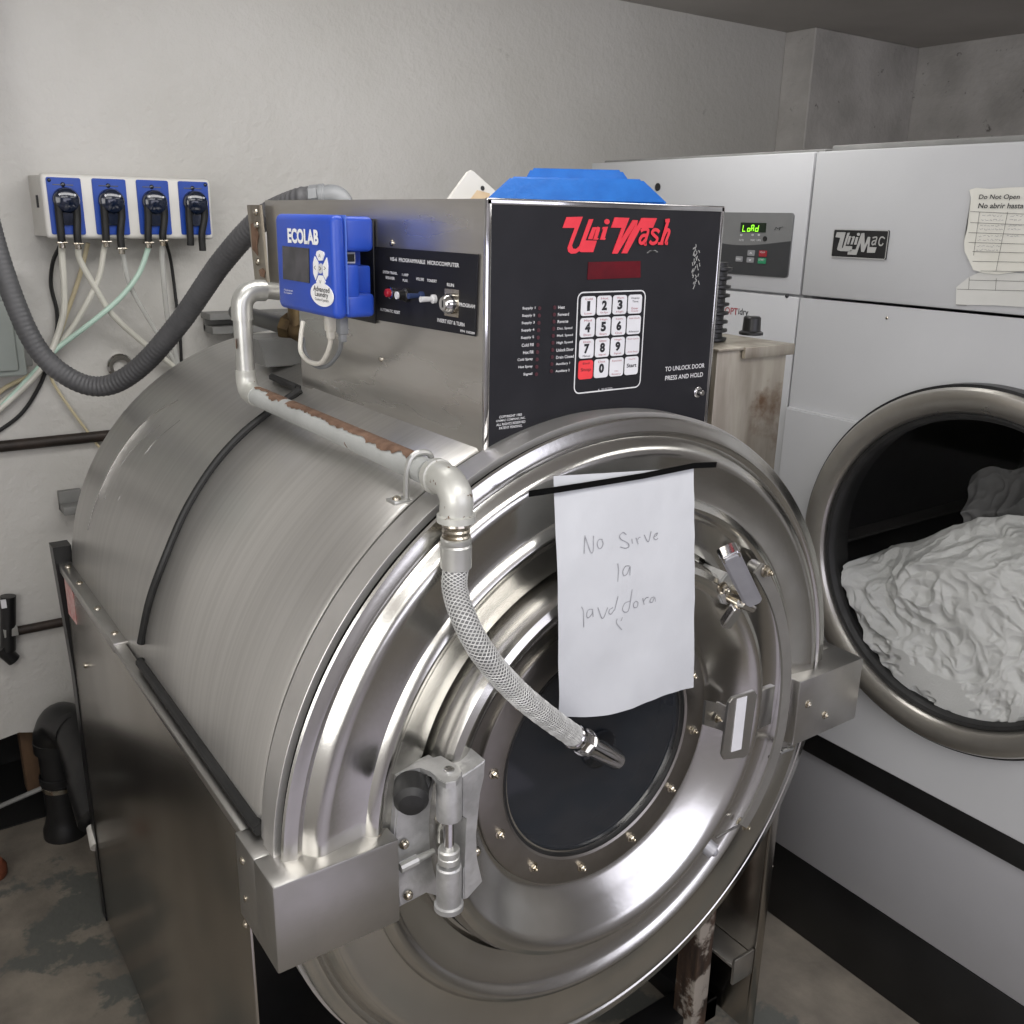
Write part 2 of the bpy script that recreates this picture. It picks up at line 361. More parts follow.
mb = MB().box((-1.95, 1.86, 0), (-.1, 1.88, .4)).box((-1.95, 1.56, .4), (-.1, 1.88, .42)).box((-.12, 1.56, 0), (-.1, 1.88, .42)).box((-1.95, 1.54, 0), (-.1, 1.88, .004))  # black lining and floor slab paint in the shade of the wall gap
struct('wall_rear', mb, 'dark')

# ================================================================== washing machine
W = thing('washing_machine', 'large stainless steel front-loading washing machine with round door in the middle of the room', 'washing machine', (0, .55, 0))
AXO = Vector((AX, 0, AZ))
# drum shell (two skins with the lap between)
build('drum_shell', MB().lathe([(.30, .04), (.449, .04), (.452, .045), (.452, .505), (.449, .51), (.449, 1.03), (.446, 1.035), (.05, 1.035)], AXO, Y, 160, cap1=True), 'drum', W)
# seams and scratches of the rear skin
mb = MB()
for pts, r in (([(88, 530), (98, 497), (112, 466), (131, 437), (152, 415), (178, 400)], .0012), ([(104, 500), (128, 455), (160, 425)], .0004), ([(118, 500), (150, 447), (180, 420)], .0004)):
    mb.tube(crom([oncyl(x, y, .4495) for x, y in pts], 6), r, 6)
build('seam_bead', mb, 'chrome', W)
# front ring
build('front_ring', MB().lathe([(.444, .03), (.444, -.0112), (.4553, -.0115), (.4557, -.0110), (.4560, .016), (.4530, .017), (.4530, .03)], AXO, Y, 200, loop=True), 'band_steel', W)
build('front_gasket', MB().lathe([(.4475, -.012), (.4475, -.024), (.436, -.024), (.436, -.012)], AXO, Y, 160, loop=True), 'gap_black', W)
# door
prof = [(.438, .03), (.442, -.020), (.4505, -.0205), (.4515, -.022), (.4495, -.0245), (.444, -.0255), (.4385, -.0275), (.435, -.0275), (.432, -.0245), (.428, -.0235), (.424, -.027), (.420, -.033), (.415, -.0372), (.409, -.0385), (.403, -.0375), (.362, -.031),
        (.357, -.032), (.352, -.038), (.346, -.0405), (.340, -.039), (.335, -.034), (.330, -.031), (.31, -.027), (.291, -.021), (.288, -.010), (.2845, -.010), (.282, -.030), (.279, -.045), (.274, -.054), (.266, -.058), (.257, -.056), (.249, -.050),
        (.225, -.030), (.206, -.016), (.198, -.012), (.150, -.010), (.150, .03)]
door = build('door', MB().lathe(prof, AXO, Y, 220, loop=True), 'steel', W)
build('window_ring', MB().lathe([(.196, -.010), (.196, -.0145), (.194, -.0155), (.160, -.0155), (.156, -.013), (.154, -.006)], AXO, Y, 128), 'ring_steel', door)
build('window_gasket', MB().lathe([(.157, -.0135), (.1535, -.014), (.151, -.006)], AXO, Y, 128), 'rubber', door)
build('window_glass', MB().lathe([(.152, -.006), (.10, -.0085), (.05, -.0095), (.001, -.010)], AXO, Y, 96, cap1=True), 'window_glass', door)
build('drum_cavity', MB().lathe([(.148, .0), (.24, .05), (.24, .45), (.01, .45)], AXO, Y, 64, cap1=True), 'washer_dark', W)
for k in range(12):
    a = PI/12+k*PI/6+.12
    build('bolt', MB().bolt(AXO+Vector((math.cos(a)*.176, -.0155, math.sin(a)*.176)), -Y, .0048, .005), 'bolt', door)
# hinge covers
for sx, xa, xb in ((-1, -.482, -.336), (1, .348, .504)):
    mb = MB(); z0, z1 = .731, .840
    mb.box((xa, -.057, z0), (xb, -.001, z1), .0025)
    xo = (xa, xa+.035) if sx < 0 else (xb-.035, xb)
    mb.box((xo[0], -.003, z0), (xo[1], .055, z1), .002)
    hc = build('hinge_cover', mb, 'cover_steel', W)
    if sx < 0: L_ = [MB().dome(Vector((-.352, -.035, z1)), Z, .006, .004), MB().dome(Vector((xa, .035, .815)), -X, .005, .003), MB().dome(Vector((xa, .035, .765)), -X, .004, .002)]
    else: L_ = [MB().bolt(at(808, 704, 'y', -.057), -Y, .0048, .003), MB().bolt(at(825, 715, 'y', -.057), -Y, .0048, .003), MB().dome(at(800, 670, 'z', z1), Z, .006, .003)]
    for mb in L_: build('screw', mb, 'bolt', hc)
# left hinge with pin, knuckles, bumper
H = build('hinge_plate', MB().prism([in2d(at(x, y, 'y', -.034), (Vector((0, -.034, 0)), X, Z, -Y)) for x, y in
      ((396, 776), (440, 757), (452, 770), (452, 900), (436, 893), (424, 888), (397, 905), (390, 860))], (Vector((0, -.034, 0)), X, Z, -Y), -.012, .006, .002), 'cast', W)
yk = -.078
p = at(449, 774, 'y', yk); kx, kz = p.x, p.z
pb = at(447, 905, 'y', yk)
zt, z1, z2, zb = kz+.004, at(449, 817, 'y', yk).z, at(449, 866, 'y', yk).z, pb.z
mb = MB()
# top tab from plate to knuckle
mb.prism([((at(x, y, 'z', zt)-Vector((kx, yk, zt))).x, (at(x, y, 'z', zt)-Vector((kx, yk, zt))).y) for x, y in ((399, 773), (420, 768), (431, 772), (438, 780), (446, 784), (456, 782), (461, 775), (458, 766), (441, 756), (418, 762))], (Vector((kx, yk, zt)), X, Y, Z), -.006, .001, .0008)
mb.lathe([(.0145, z1-zt), (.0145, -.004), (.013, 0)], (kx, yk, zt), Z, 24, cap0=True, cap1=True)
build('hinge_knuckle', mb, 'cast', H)
mb = MB(); mb.lathe([(.0145, zb-zt), (.0145, z2-zt), (.013, z2-zt+.002)], (kx, yk, zt), Z, 24, cap0=True, cap1=True)
mb.lathe([(.017, 0), (.017, .006), (.014, .008)], (kx, yk, zb-.004), Z, 24, cap0=True, cap1=True)
build('hinge_knuckle', mb, 'cast', H)
zc_ = at(452, 853, 'y', yk).z
build('hinge_pin', MB().lathe([(.0062, z2-zt-.004), (.0062, .0025), (.0055, .003)], (kx, yk, zt), Z, 16, cap1=True), 'chrome', H)
build('pin_collar', MB().lathe([(.0125, -.009), (.0125, -.002), (.0115, -.001), (.0115, .001), (.0125, .002), (.0125, .007), (.011, .009)], (kx, yk, zc_), Z, 24, cap0=True, cap1=True), 'pipe', H)
lf = (Vector((0, yk, 0)), X, Z, -Y)
poly = [in2d(at(x, y, 'y', yk), lf) for x, y in ((460, 775), (472, 768), (484, 759), (482, 775), (478, 792), (473, 833), (475, 856), (481, 880), (466, 897), (462, 898), (462, 868), (464, 862), (466, 815), (460, 816))]
build('hinge_leaf', MB().prism(poly, lf, -.028, .004, .0015), 'cast', H)
bp = at(411, 793, 'y', -.068)
mb = MB().lathe([(.010, -.02), (.0185, -.015), (.0195, .0), (.019, .012), (.014, .019), (.004, .021)], bp, Vector((-.45, -.85, -.15)), 20, cap0=True, cap1=True)
mb.lathe([(.014, -.004), (.016, 0), (.014, .006), (.007, .008)], bp+Vector((.018, .006, -.002)), Vector((.75, -.6, -.3)), 18, cap0=True, cap1=True)
build('rubber_bumper', mb, 'rubber', H, 'black rubber bumper knob')
a, b = at(400, 868, 'y', -.052), at(434, 851, 'y', -.052)
build('grease_rod', MB().tube([a, a.lerp(b, .5)], .0062, 10).tube([a.lerp(b, .5), a.lerp(b, .55), b], .0042, 10, radii=[.0054, .0046, .0036]), 'pipe', H)
for x, y in ((404, 844), (408, 895), (476, 851)):
    build('bolt', MB().dome(at(x, y, 'y', -.042 if x < 450 else -.06), -Y, .0062, .006), 'bolt', H)
# latch at the upper right of the door
yl = -.045
base = at(722, 590, 'y', yl)
lf = (Vector((0, yl, 0)), X, Z, -Y)
q = lambda pts, y0=yl: [in2d(at(x, y, 'y', y0), lf) for x, y in pts]
Lt = build('door_latch', MB().prism(q([(709, 585), (721, 570), (734, 577), (738, 592), (728, 604), (716, 601)]), lf, -.03, .012, .002), 'cast', W)
build('bolt', MB().bolt(at(722, 588, 'y', yl-.012), -Y, .0062, .007), 'bolt', Lt)
la, lb = at(731, 557, 'y', -.10), at(752, 600, 'y', -.085)
t = (lb-la).normalized(); nn = (CAM-la); nn = (nn-t*nn.dot(t)).normalized(); sd = t.cross(nn)
mb = MB().prism(rrect(-.008, -.0125, (lb-la).length+.008, .0125, .007), (la, t, sd, nn), -.012, .006, .003)
build('latch_lever', mb, 'lever_grey', Lt)
build('lever_cap', MB().prism(rrect(-.0095, -.0135, .006, .0135, .006), (la, t, sd, nn), -.013, .004, .002), 'chrome', Lt)
build('lever_pivot', MB().tube([at(728, 590, 'y', -.05), at(746, 596, 'y', -.08)], .009, 14).tube([at(724, 596, 'y', -.05), at(742, 606, 'y', -.075)], .006, 12), 'bolt', Lt)
build('latch_stem', MB().tube([at(741, 603, 'y', -.078), at(752, 608, 'y', -.08)], .007, 12), 'chrome', Lt)
a, b = at(737, 610, 'y', -.072), at(726, 626, 'y', -.062)
t = (b-a).normalized(); sd = t.cross(nn).normalized()
build('latch_tongue', MB().prism(rrect(-.004, -.008, (b-a).length+.002, .008, .004), (a, t, sd, nn), -.008, .004, .002), 'chrome', Lt)
# curved pull strap on the right of the door
cs = [(758, 568), (771, 592), (780, 618), (785, 648), (786, 676), (784, 706), (779, 738), (769, 772), (756, 802), (743, 826)]
pts = crom([at(x, y, 'y', -.066) for x, y in cs], 6)
mb = MB(); L = []
for i, p in enumerate(pts):
    tt = (pts[min(i+1, len(pts)-1)]-pts[max(i-1, 0)]).normalized(); s_ = tt.cross(Y).normalized()
    L.append([mb.bm.verts.new(p+s_*a+Y*b) for a, b in ((-.0095, -.002), (.0095, -.002), (.0095, .002), (-.0095, .002))])
for a, b in zip(L, L[1:]):
    for k in range(4): mb.bm.faces.new((a[k], a[(k+1) % 4], b[(k+1) % 4], b[k]))
mb.bm.faces.new(L[0]); mb.bm.faces.new(L[-1][::-1])
strap = build('latch_strap', mb, 'strap_grey', W)
build('bolt', MB().bolt(at(765, 571, 'y', -.069), -Y, .0062, .007), 'bolt', strap)
build('strap_boss', MB().tube([at(752, 565, 'y', -.045), at(763, 571, 'y', -.068)], .009, 14), 'cover_steel', strap)
a = at(745, 826, 'y', -.05)
build('bolt', MB().bolt(a, -Y, .005, .005), 'bolt', strap)
build('strap_spring', MB().tube([at(742, 823, 'y', -.05), at(716, 838, 'y', -.05)], .0018, 8), 'chrome', strap)
build('spring_roller', MB().tube([at(699, 839, 'y', -.040), at(714, 852, 'y', -.062)], .0118, 16).dome(at(714, 852, 'y', -.062), (at(714, 852, 'y', -.062)-at(699, 839, 'y', -.04)), .007, .006), 'lever_grey', strap)
for x_, y_ in ((692, 857), (714, 825)): build('stop_stud', MB().dome(at(x_, y_, 'y', -.03), -Y, .005, .008), 'bolt', W)
build('strap_hook', MB().tube(crom([at(770, 758, 'y', -.055), at(776, 754, 'y', -.062), at(784, 750, 'y', -.06), at(791, 748, 'y', -.045)], 4), .0042, 10), 'chrome', W)
build('strap_guide', MB().box((at(764, 690, 'y', -.05).x, -.047, at(766, 728, 'y', -.05).z), (at(777, 690, 'y', -.05).x, -.037, at(768, 690, 'y', -.05).z), .002), 'cover_steel', W)
# label tab
tb = (Vector((0, -.088, 0)), X, Z, -Y)
poly = [in2d(at(x, y, 'y', -.088), tb) for x, y in ((732, 697), (753, 690), (756, 694), (747, 754), (743, 757), (723, 759), (721, 754), (728, 702))]
tabp = build('handle_tab', MB().prism(poly, tb, -.002, .0025, .0008), 'cover_steel', W)
poly = [in2d(at(x, y, 'y', -.091), tb) for x, y in ((737, 699), (747, 696), (741, 749), (731, 752))]
build('tab_sticker', MB().prism(poly, tb, .0028, .0036), 'key', tabp, 'white sticker')
poly = [in2d(at(x, y, 'y', -.045), tb) for x, y in ((706, 701), (728, 706), (726, 732), (704, 725))]
build('tab_bracket', MB().prism(poly, tb, -.047, -.043).box((at(726, 715, 'y', -.06).x-.004, -.088, at(726, 730, 'y', -.06).z), (at(726, 715, 'y', -.06).x-.001, -.044, at(726, 706, 'y', -.06).z)), 'cover_steel', tabp)
build('bolt', MB().bolt(at(718, 718, 'y', -.048), -Y, .005, .005), 'bolt', tabp)
# cabinet sides, rails, frame
build('side_panel', MB().box((-.473, .055, .02), (-.4695, 1.04, .838), .0008), 'side_steel', W)
mb = MB().box((-.476, .05, .828), (-.4585, .64, .840), .0015).box((-.4775, .62, .826), (-.4545, 1.06, .844), .0015)
build('side_rail', mb, 'cover_steel', W)
build('rail_gasket', MB().tube([(-.4615, .03, .850), (-.4615, .52, .850)], .0075, 10), 'rubber', W)
for y_ in (.66, .78, .92, 1.02): build('rail_screw', MB().dome(Vector((-.466, y_, .844)), Z, .006, .004), 'bolt', W)
for y_, z_ in ((.92, .68), (.07, .70)): build('panel_screw', MB().dome(Vector((-.473, y_, z_)), -X, .006, .004), 'bolt', W)
sf = frame((-.4732, 1.03, 0), -Y, Z)
build('warning_label', MB().prism([(0.0, .745), (.075, .75), (.075, .815), (0.0, .825)], sf, 0, .0008), 'pink_label', W)
build('rear_post', MB().prism([(-.485, .878), (-.452, .878), (-.452, .01), (-.475, .01), (-.475, .60)], (Vector((0, 0, 0)), X, Z, Y), 1.045, 1.085, .002), 'kick', W)
build('side_panel', MB().box((.462, .055, .02), (.47, 1.04, .83), .001).box((.462, .05, .02), (.482, .056, .80), .001), 'side_steel', W)
build('rear_panel', MB().box((-.455, 1.03, .02), (.46, 1.036, .80)), 'side_steel', W)
build('base_frame', MB().box((-.45, .12, .0), (.455, .18, .05), .003).box((-.45, .95, 0), (.455, 1.02, .05), .003)
      .box((-.45, .12, 0), (-.40, 1.02, .05), .003).box((.405, .12, 0), (.455, 1.02, .05), .003), 'kick', W)
build('inner_black', MB().box((-.455, .40, .03), (.46, .42, .5)), 'kick', W)  # black sheet put in for the shade inside the base
pa, pb_ = at(706, 905, 'y', .12), at(676, 1050, 'y', .12)
build('frame_post', MB().box((pa.x-.032, .10, .02), (pa.x+.008, .15, pa.z+.14), .003), 'rust', W, 'rusty peeling steel post')
build('frame_beam', MB().box((-.30, .20, .145), (pa.x, .27, .185), .004).box((.02, .19, .18), (.13, .22, .25), .004), 'grime', W)
build('inner_bracket', MB().box((.408, .052, .155), (.461, .058, .21), .001).box((.408, .058, .19), (.461, .30, .196), .001), 'cover_steel', W)
# black seal cord round the drum
cp = [oncyl(x, y, .4555) for x, y in ((141, 643), (150, 600), (166, 556), (186, 510), (212, 468), (240, 436), (268, 413), (300, 390))]
ang = [math.atan2(p.z-AZ, p.x-AX) for p in cp]; ym = sum(p.y for p in cp)/len(cp)
cy = [(a, p.y) for a, p in zip(ang, cp)]
build('seal_cord', MB().tube(crom([Vector((AX+.4555*math.cos(a), y_, AZ+.4555*math.sin(a))) for a, y_ in cy], 6), .0062, 10), 'rubber', W)
# control box
BX0, BX1, BY0, BY1, BZ0, BZ1 = -.172, .191, .034, .665, 1.20, 1.518
mb = MB().prism([(BY0, BZ0), (.548, BZ0), (.548, 1.388), (BY1, 1.388), (BY1, BZ1), (BY0, BZ1)], (Vector((0, 0, 0)), Y, Z, X), BX0, BX1, .001)
cb = build('control_box', mb, 'box_steel', W)
mb = MB().box((BX0-.001, BY0-.005, 1.23), (BX0+.006, BY0, BZ1), .001).box((BX1-.005, BY0-.005, 1.23), (BX1+.001, BY0, BZ1), .001).box((BX0, BY0-.005, BZ1-.006), (BX1, BY0, BZ1+.001), .001)
build('panel_edge', mb, 'chrome', cb)
for x_, y_ in ((381, 359), (392, 243)): build('box_screw', MB().dome(at(x_, y_, 'x', BX0), -X, .004, .003), 'bolt', cb)
build('box_flange', MB().prism([(-.232, 1.214), (-.168, 1.232), (-.168, 1.236), (-.232, 1.218)], (Vector((0, 0, 0)), X, Z, -Y), -.52, -.052).prism([(-.23, 1.2185), (-.19, 1.230), (-.19, 1.232), (-.23, 1.2205)], (Vector((0, 0, 0)), X, Z, -Y), -.51, -.06), 'grained', W)
rp = [at(x, y, 'x', BX0-.01) for x, y in ((249, 205), (262, 205), (270, 283), (257, 281))]
mb = MB().prism([in2d(p, frame((BX0-.01, 0, 0), -Y, Z)) for p in rp], frame((BX0-.01, 0, 0), -Y, Z), 0, .004, .001)
rb = build('rear_bracket', mb, 'galv', W, 'rusty painted bracket with bolts')
for x_, y_ in ((256, 212), (258, 262), (257, 225)): build('bolt', MB().dome(at(x_, y_, 'x', BX0-.015), -X, .006, .005), 'bolt', rb)
for (x0, y0, w, h) in ((251, 222, 8, 34), (259, 268, 7, 10)):
    mb = MB()
    P = [in2d(at(x0+dx, y0+dy, 'x', BX0-.0145), frame((BX0-.0145, 0, 0), -Y, Z)) for dx, dy in ((0, 2), (w*.6, 0), (w, h*.4), (w*.8, h*.7), (w*.9, h), (w*.2, h*.8))]
    mb.prism(P, frame((BX0-.0145, 0, 0), -Y, Z), .0002, .0006)
    build('rust_patch', mb, 'rust_spot', rb)
# ---- control panel (front)
PF = (Vector((0, BY0-.004, 0)), X, Z, -Y); PY = BY0-.004
pp = lambda x, y: in2d(at(x, y, 'y', PY), PF)
def pbox(x0, y0, x1, y1):
    a = pp(x0, (y0+y1)/2); b = pp(x1, (y0+y1)/2); c = pp((x0+x1)/2, y1); d = pp((x0+x1)/2, y0)
    return (a[0], c[1], b[0], d[1])
panel = build('control_panel', MB().box((BX0+.005, PY, 1.225), (BX1-.005, BY0+.001, BZ1-.006)), 'black_panel', W)
def lg(pts, sx=.1172, ox=555, oy=205): return [pp(ox+x*sx, oy+y*sx) for x, y in pts]
NL = [0]
mb = MB()
for poly in ([(95, 103), (235, 100), (142, 345), (152, 372), (178, 374), (205, 350), (287, 122), (325, 121), (258, 302), (355, 304), (323, 402), (218, 402), (205, 392), (176, 412), (136, 416), (110, 398), (104, 366), (165, 196), (62, 195)],
             [(278, 292), (318, 190), (352, 188), (315, 292)], [(340, 205), (362, 185), (380, 192), (378, 214), (358, 281), (368, 283), (362, 296), (322, 296), (348, 210)],
             [(380, 296), (408, 208), (398, 206), (406, 188), (448, 185), (420, 280), (428, 282), (422, 297)],
             [(505, 105), (630, 110), (560, 290), (660, 128), (702, 130), (528, 415), (483, 415), (565, 195), (475, 193)],
             [(702, 130), (690, 190), (735, 110), (865, 112), (830, 195), (725, 198), (610, 412), (563, 412), (640, 240)]):
    NL[0] += 1; mb.prism(lg(poly), PF, .0002, .0006+.00012*NL[0])
mb.prism(lg(circ((441, 142), 23, 16)), PF, .0002, .0007)
w_ = .1172*25/945*.95
for st, ww in (([(722, 222), (745, 208), (775, 206), (786, 222), (770, 280), (755, 330), (772, 330)], 1), ([(770, 258), (738, 262), (716, 290), (716, 318), (735, 325), (758, 300)], 1),
           ([(880, 232), (862, 214), (835, 212), (818, 236), (840, 262), (862, 286), (850, 318), (818, 328), (797, 308)], 1), ([(930, 134), (968, 130)], 1), ([(955, 130), (895, 330)], 1.2), ([(866, 328), (912, 328)], .8),
           ([(914, 268), (940, 218), (958, 214), (960, 240), (932, 318), (950, 326)], 1)):
    mb.ribbon([tuple(v) for v in crom([Vector((*p_, 0)) for p_ in lg(st)], 4)] if len(st) > 2 else lg(st), w_*ww*1.35, PF, .0012+.00012*NL[0]); NL[0] += 1
build('brand_lettering', mb, 'print_red', panel)
build('display_window', MB().prism([pp(588, 262), pp(640, 261), pp(640, 277.5), pp(587, 279.5)], PF, .0002, .001), 'display', panel)
KP = [pp(x, y) for x, y in ((578, 293), (646, 290), (639, 386), (573.5, 394.5))]
kx0 = (KP[0][0]+KP[3][0])/2; kx1 = (KP[1][0]+KP[2][0])/2; kz1 = (KP[0][1]+KP[1][1])/2; kz0 = (KP[2][1]+KP[3][1])/2
build('keypad_border', outline(MB(), rrect(kx0, kz0, kx1, kz1, .008, 5), .0016, PF, .0005), 'print_white', panel)
c1 = pp(588, 306); c2 = pp(631, 365.5)
dx = (c2[0]-c1[0])/3; dz = (c2[1]-c1[1])/3; kw, kh = abs(dx)*.455, abs(dz)*.452
rows = ['123E', '456A', '789S', 'X0RT']
bl = MB(); rd = MB()
for r_ in range(4):
    for c_ in range(4):
        ch = rows[r_][c_]; cx, cz = c1[0]+dx*c_, c1[1]+dz*r_
        k = build('keypad_key', MB().prism(rrect(cx-kw, cz-kh, cx+kw, cz+kh, .0035, 3), PF, .0002, .0009), 'key_red' if ch == 'X' else 'key', panel)
        b = lambda x0, y0, x1, y1: (cx+kw*x0, cz+kh*y0, cx+kw*x1, cz+kh*y1)
        if ch.isdigit():
            text(bl, ch, b(-.36 if ch != '1' else -.2, -.5, .36 if ch != '1' else .2, .52), PF, .0012, .055)
            text(rd, {'1': 'Cold', '2': 'Hot', '3': 'Warm', '4': 'Med', '5': 'High', '6': 'Supply', '7': 'Drain', '8': 'Advance', '9': 'High', '0': 'Dist'}[ch], b(-.5, .62, .5, .84), PF, .0012)
            text(bl if ch == '7' else rd, {'1': 'Low', '2': 'Ext Pgm', '3': 'High', '4': 'Down', '5': 'Start', '6': 'Out', '7': 'Manual', '8': 'Signal', '9': 'Signal', '0': ''}[ch] or ' ', b(-.5, -.86, .5, -.64), PF, .0012)
        elif ch == 'E':
            text(bl, 'Display', b(-.6, .5, .6, .75), PF, .0012); text(bl, 'Time', b(-.45, .18, .45, .4), PF, .0012)
            text(rd, 'Enter', b(-.5, -.55, .5, -.32), PF, .0012); text(rd, 'Cycle', b(-.5, -.85, .5, -.63), PF, .0012)
        elif ch == 'A': text(rd, 'Add Cycle', b(-.8, .6, .8, .8), PF, .0012); text(bl, 'Advance', b(-.75, -.8, .75, -.6), PF, .0012)
        elif ch == 'S': text(rd, 'End Cycle', b(-.8, .6, .8, .8), PF, .0012); text(rd, 'Add Step', b(-.75, -.8, .75, -.6), PF, .0012)
        elif ch == 'X': text(bl, 'End', b(-.45, .58, .45, .78), PF, .0012); text(bl, 'Stop', b(-.7, -.25, .7, .2), PF, .0012)
        elif ch == 'R': text(rd, 'Function', b(-.7, .6, .7, .8), PF, .0012); text(rd, 'No', b(-.25, -.5, .25, -.35), PF, .0012); text(rd, 'Reverse', b(-.65, -.85, .65, -.65), PF, .0012)
        elif ch == 'T': text(rd, 'Cycle', b(-.5, .62, .5, .8), PF, .0012); text(bl, 'Start', b(-.72, -.18, .72, .25), PF, .0012, .02)
build('key_lettering', bl, 'ink', panel); build('key_caption', rd, 'print_pink', panel)
mb = MB()
Ls = ['Supply 1', 'Supply 2', 'Supply 3', 'Supply 4', 'Supply 5', 'Cold Fill', 'Hot Fill', 'Cold Spray', 'Hot Spray', 'Signal']
Rs = ['Heat', 'Forward', 'Reverse', 'Dist. Speed', 'Med. Speed', 'High Speed', 'Unlock Door', 'Drain Closed', 'Auxiliary 1', 'Auxiliary 2']
sc = 90/1024
for i in range(10):
    yy = 295+sc*(150+i*83.3); xr = 510+sc*(285-i*4); wl = {5: 135, 6: 115, 7: 175, 8: 160, 9: 100}.get(i, 147)*sc
    text(mb, Ls[i], pbox(xr-wl, yy-1.5, xr, yy+1.7), PF, .0006, .015)
    xl = 510+sc*(545-i*3.4); wr = [75, 125, 120, 170, 180, 180, 195, 200, 160, 160][i]*sc; y2 = 295+sc*(138+i*80.5)
    text(mb, Rs[i], pbox(xl, y2-1.5, xl+wr, y2+1.6), PF, .0006, .015)
    for x, y in ((510+sc*(333-i*4), yy), (510+sc*(505-i*4), y2+.3)):
        build('indicator_lamp', MB().prism(circ(pp(x, y), .0022, 12), PF, .0002, .0010), 'led_off', panel)
build('supply_lettering', mb, 'print_white', panel); mb = MB()
text(mb, 'TO UNLOCK DOOR', pbox(665, 365, 704, 369.5), PF, .0006, .01)
text(mb, 'PRESS AND HOLD', pbox(665, 374, 702.5, 378.5), PF, .0006, .01)
build('door_lettering', mb, 'print_white', panel); mb = MB()
for i, s in enumerate(['COPYRIGHT 1983', 'UNIMAC COMPANY, INC.', 'ALL RIGHTS RESERVED', 'PATENT PENDING.']):
    x0, x1 = ((499, 521.5), (496, 525), (496, 525), (499, 522))[i]
    text(mb, s, pbox(x0, 414.5+i*3.7, x1, 417+i*3.7), PF, .0006, .01)
build('copyright_lettering', mb, 'print_white', panel); mb = MB()
text(mb, 'K  SELECTED', pbox(598, 388, 612, 390), PF, .0006)
build('panel_lettering', mb, 'print_white', panel)
mb = MB()
for k in range(34):     # scuffed patch
    t_ = k/33; x = 696+random.uniform(-1, 1)*(1.2+3.2*math.sin(t_*3)); y = 245+t_*40+random.uniform(-1, 1)
    p = pp(x, y); mb.ribbon([p, (p[0]+random.uniform(-.003, .003), p[1]-random.uniform(.002, .006))], .0013, PF, .0004)
build('scuff_mark', mb, 'silver', panel); mb = MB()
p = pp(651, 252)
for k in range(5): mb.ribbon([(p[0]-.007+k*.001, p[1]-.001+k*.0006), (p[0]+.007+k*.001, p[1]+.002-k*.0005)], .0008, PF, .0004)
build('scuff_mark', mb, 'silver', panel)
mb = MB().lathe([(.0075, 0), (.0075, .002), (.006, .003)], at(697, 392, 'y', PY), -Y, 12, cap1=True).lathe([(.0045, .002), (.0042, .009), (.003, .011)], at(697, 392, 'y', PY), -Y, 16, cap1=True)
build('unlock_button', mb, 'chrome', panel)
# ---- side control plate
SF = frame((BX0-.001, 0, 0), -Y, Z); SX = BX0-.001
sp = lambda x, y: in2d(at(x, y, 'x', SX), SF)
plate = build('side_control_plate', MB().prism([sp(366, 246), sp(479, 254.5), sp(476, 336.5), sp(366, 318)], SF, 0, .001), 'black_panel', W)
SF2 = frame((SX-.001, 0, 0), -Y, Z)
def sbox(x0, y0, x1, y1):
    a, b = sp(x0, (y0+y1)/2), sp(x1, (y0+y1)/2); c = sp((x0+x1)/2, y1); d = sp((x0+x1)/2, y0); return (a[0], c[1], b[0], d[1])
k = .1123; S = lambda x0, y0, x1, y1: sbox(370+x0*k, 240+y0*k, 370+x1*k, 240+y1*k)
mb = MB()
for s, b in (('VIS-6  PROGRAMMABLE  MICROCOMPUTER', (188, 178, 805, 215)), ('SYSTEM TRANSL.', (125, 278, 255, 303)), ('BREAKER', (150, 325, 230, 350)), ('1 AMP', (295, 298, 352, 322)), ('FUSE', (302, 350, 345, 372)),
             ('VOLUME', (420, 335, 490, 362)), ('TONE/RT', (518, 350, 605, 376)), ('RUN', (696, 385, 758, 415)), ('PROGRAM', (803, 565, 945, 600)), ('AUTOMATIC RESET', (100, 618, 278, 645)), ('INSERT KEY & TURN', (610, 715, 852, 750)), ('P/N 150209', (815, 808, 943, 830))):
    text(mb, s, S(*b), SF2, .0006, .03)
    if s.startswith('VIS'): build('title_lettering', mb, 'print_white', plate); mb = MB()
build('plate_lettering', mb, 'print_white', plate)
c = lambda x, y: at(370+x*k, 240+y*k, 'x', SX-.001)
build('reset_button', MB().lathe([(.0075, 0), (.0075, .003), (.0055, .004)], c(195, 470), -X, 18, cap1=True), 'chrome', plate)
build('reset_button', MB().lathe([(.0055, .003), (.0052, .008), (.004, .009)], c(195, 470), -X, 18, cap1=True), 'red_button', plate)
build('fuse_holder', MB().lathe([(.0085, 0), (.0085, .004), (.0065, .006), (.006, .014)], c(335, 490), -X, 18, cap1=True), 'black', plate)
build('fuse_cap', MB().lathe([(.0045, .014), (.0045, .016)], c(335, 490), -X, 16, cap1=True), 'key', plate)
build('toggle_switch', MB().lathe([(.005, 0), (.005, .004), (.0028, .005), (.0034, .02)], c(470, 495), -X, 14, cap1=True), 'navy', plate)
build('toggle_switch', MB().lathe([(.0052, 0), (.0052, .004), (.0028, .005), (.0034, .02)], c(580, 525), -X, 14, cap1=True), 'print_white', plate)
build('key_switch', MB().prism([in2d(at(370+x*k, 240+y*k, 'x', SX-.001), SF2) for x, y in ((672, 432), (800, 445), (795, 692), (670, 672))], SF2, 0, .0012), 'bolt', plate)
mb = MB().lathe([(.0115, .001), (.0115, .006), (.0095, .012), (.0075, .014)], c(738, 566), -X, 24, cap1=True)
build('key_lock', mb, 'chrome', plate)
mb = MB(); mb.box((-.0006, -.004, 0), (.0006, .004, .0004), fr=(c(738, 566)-X*.0142, Y, Z, -X)); build('key_slot', mb, 'ink', plate)

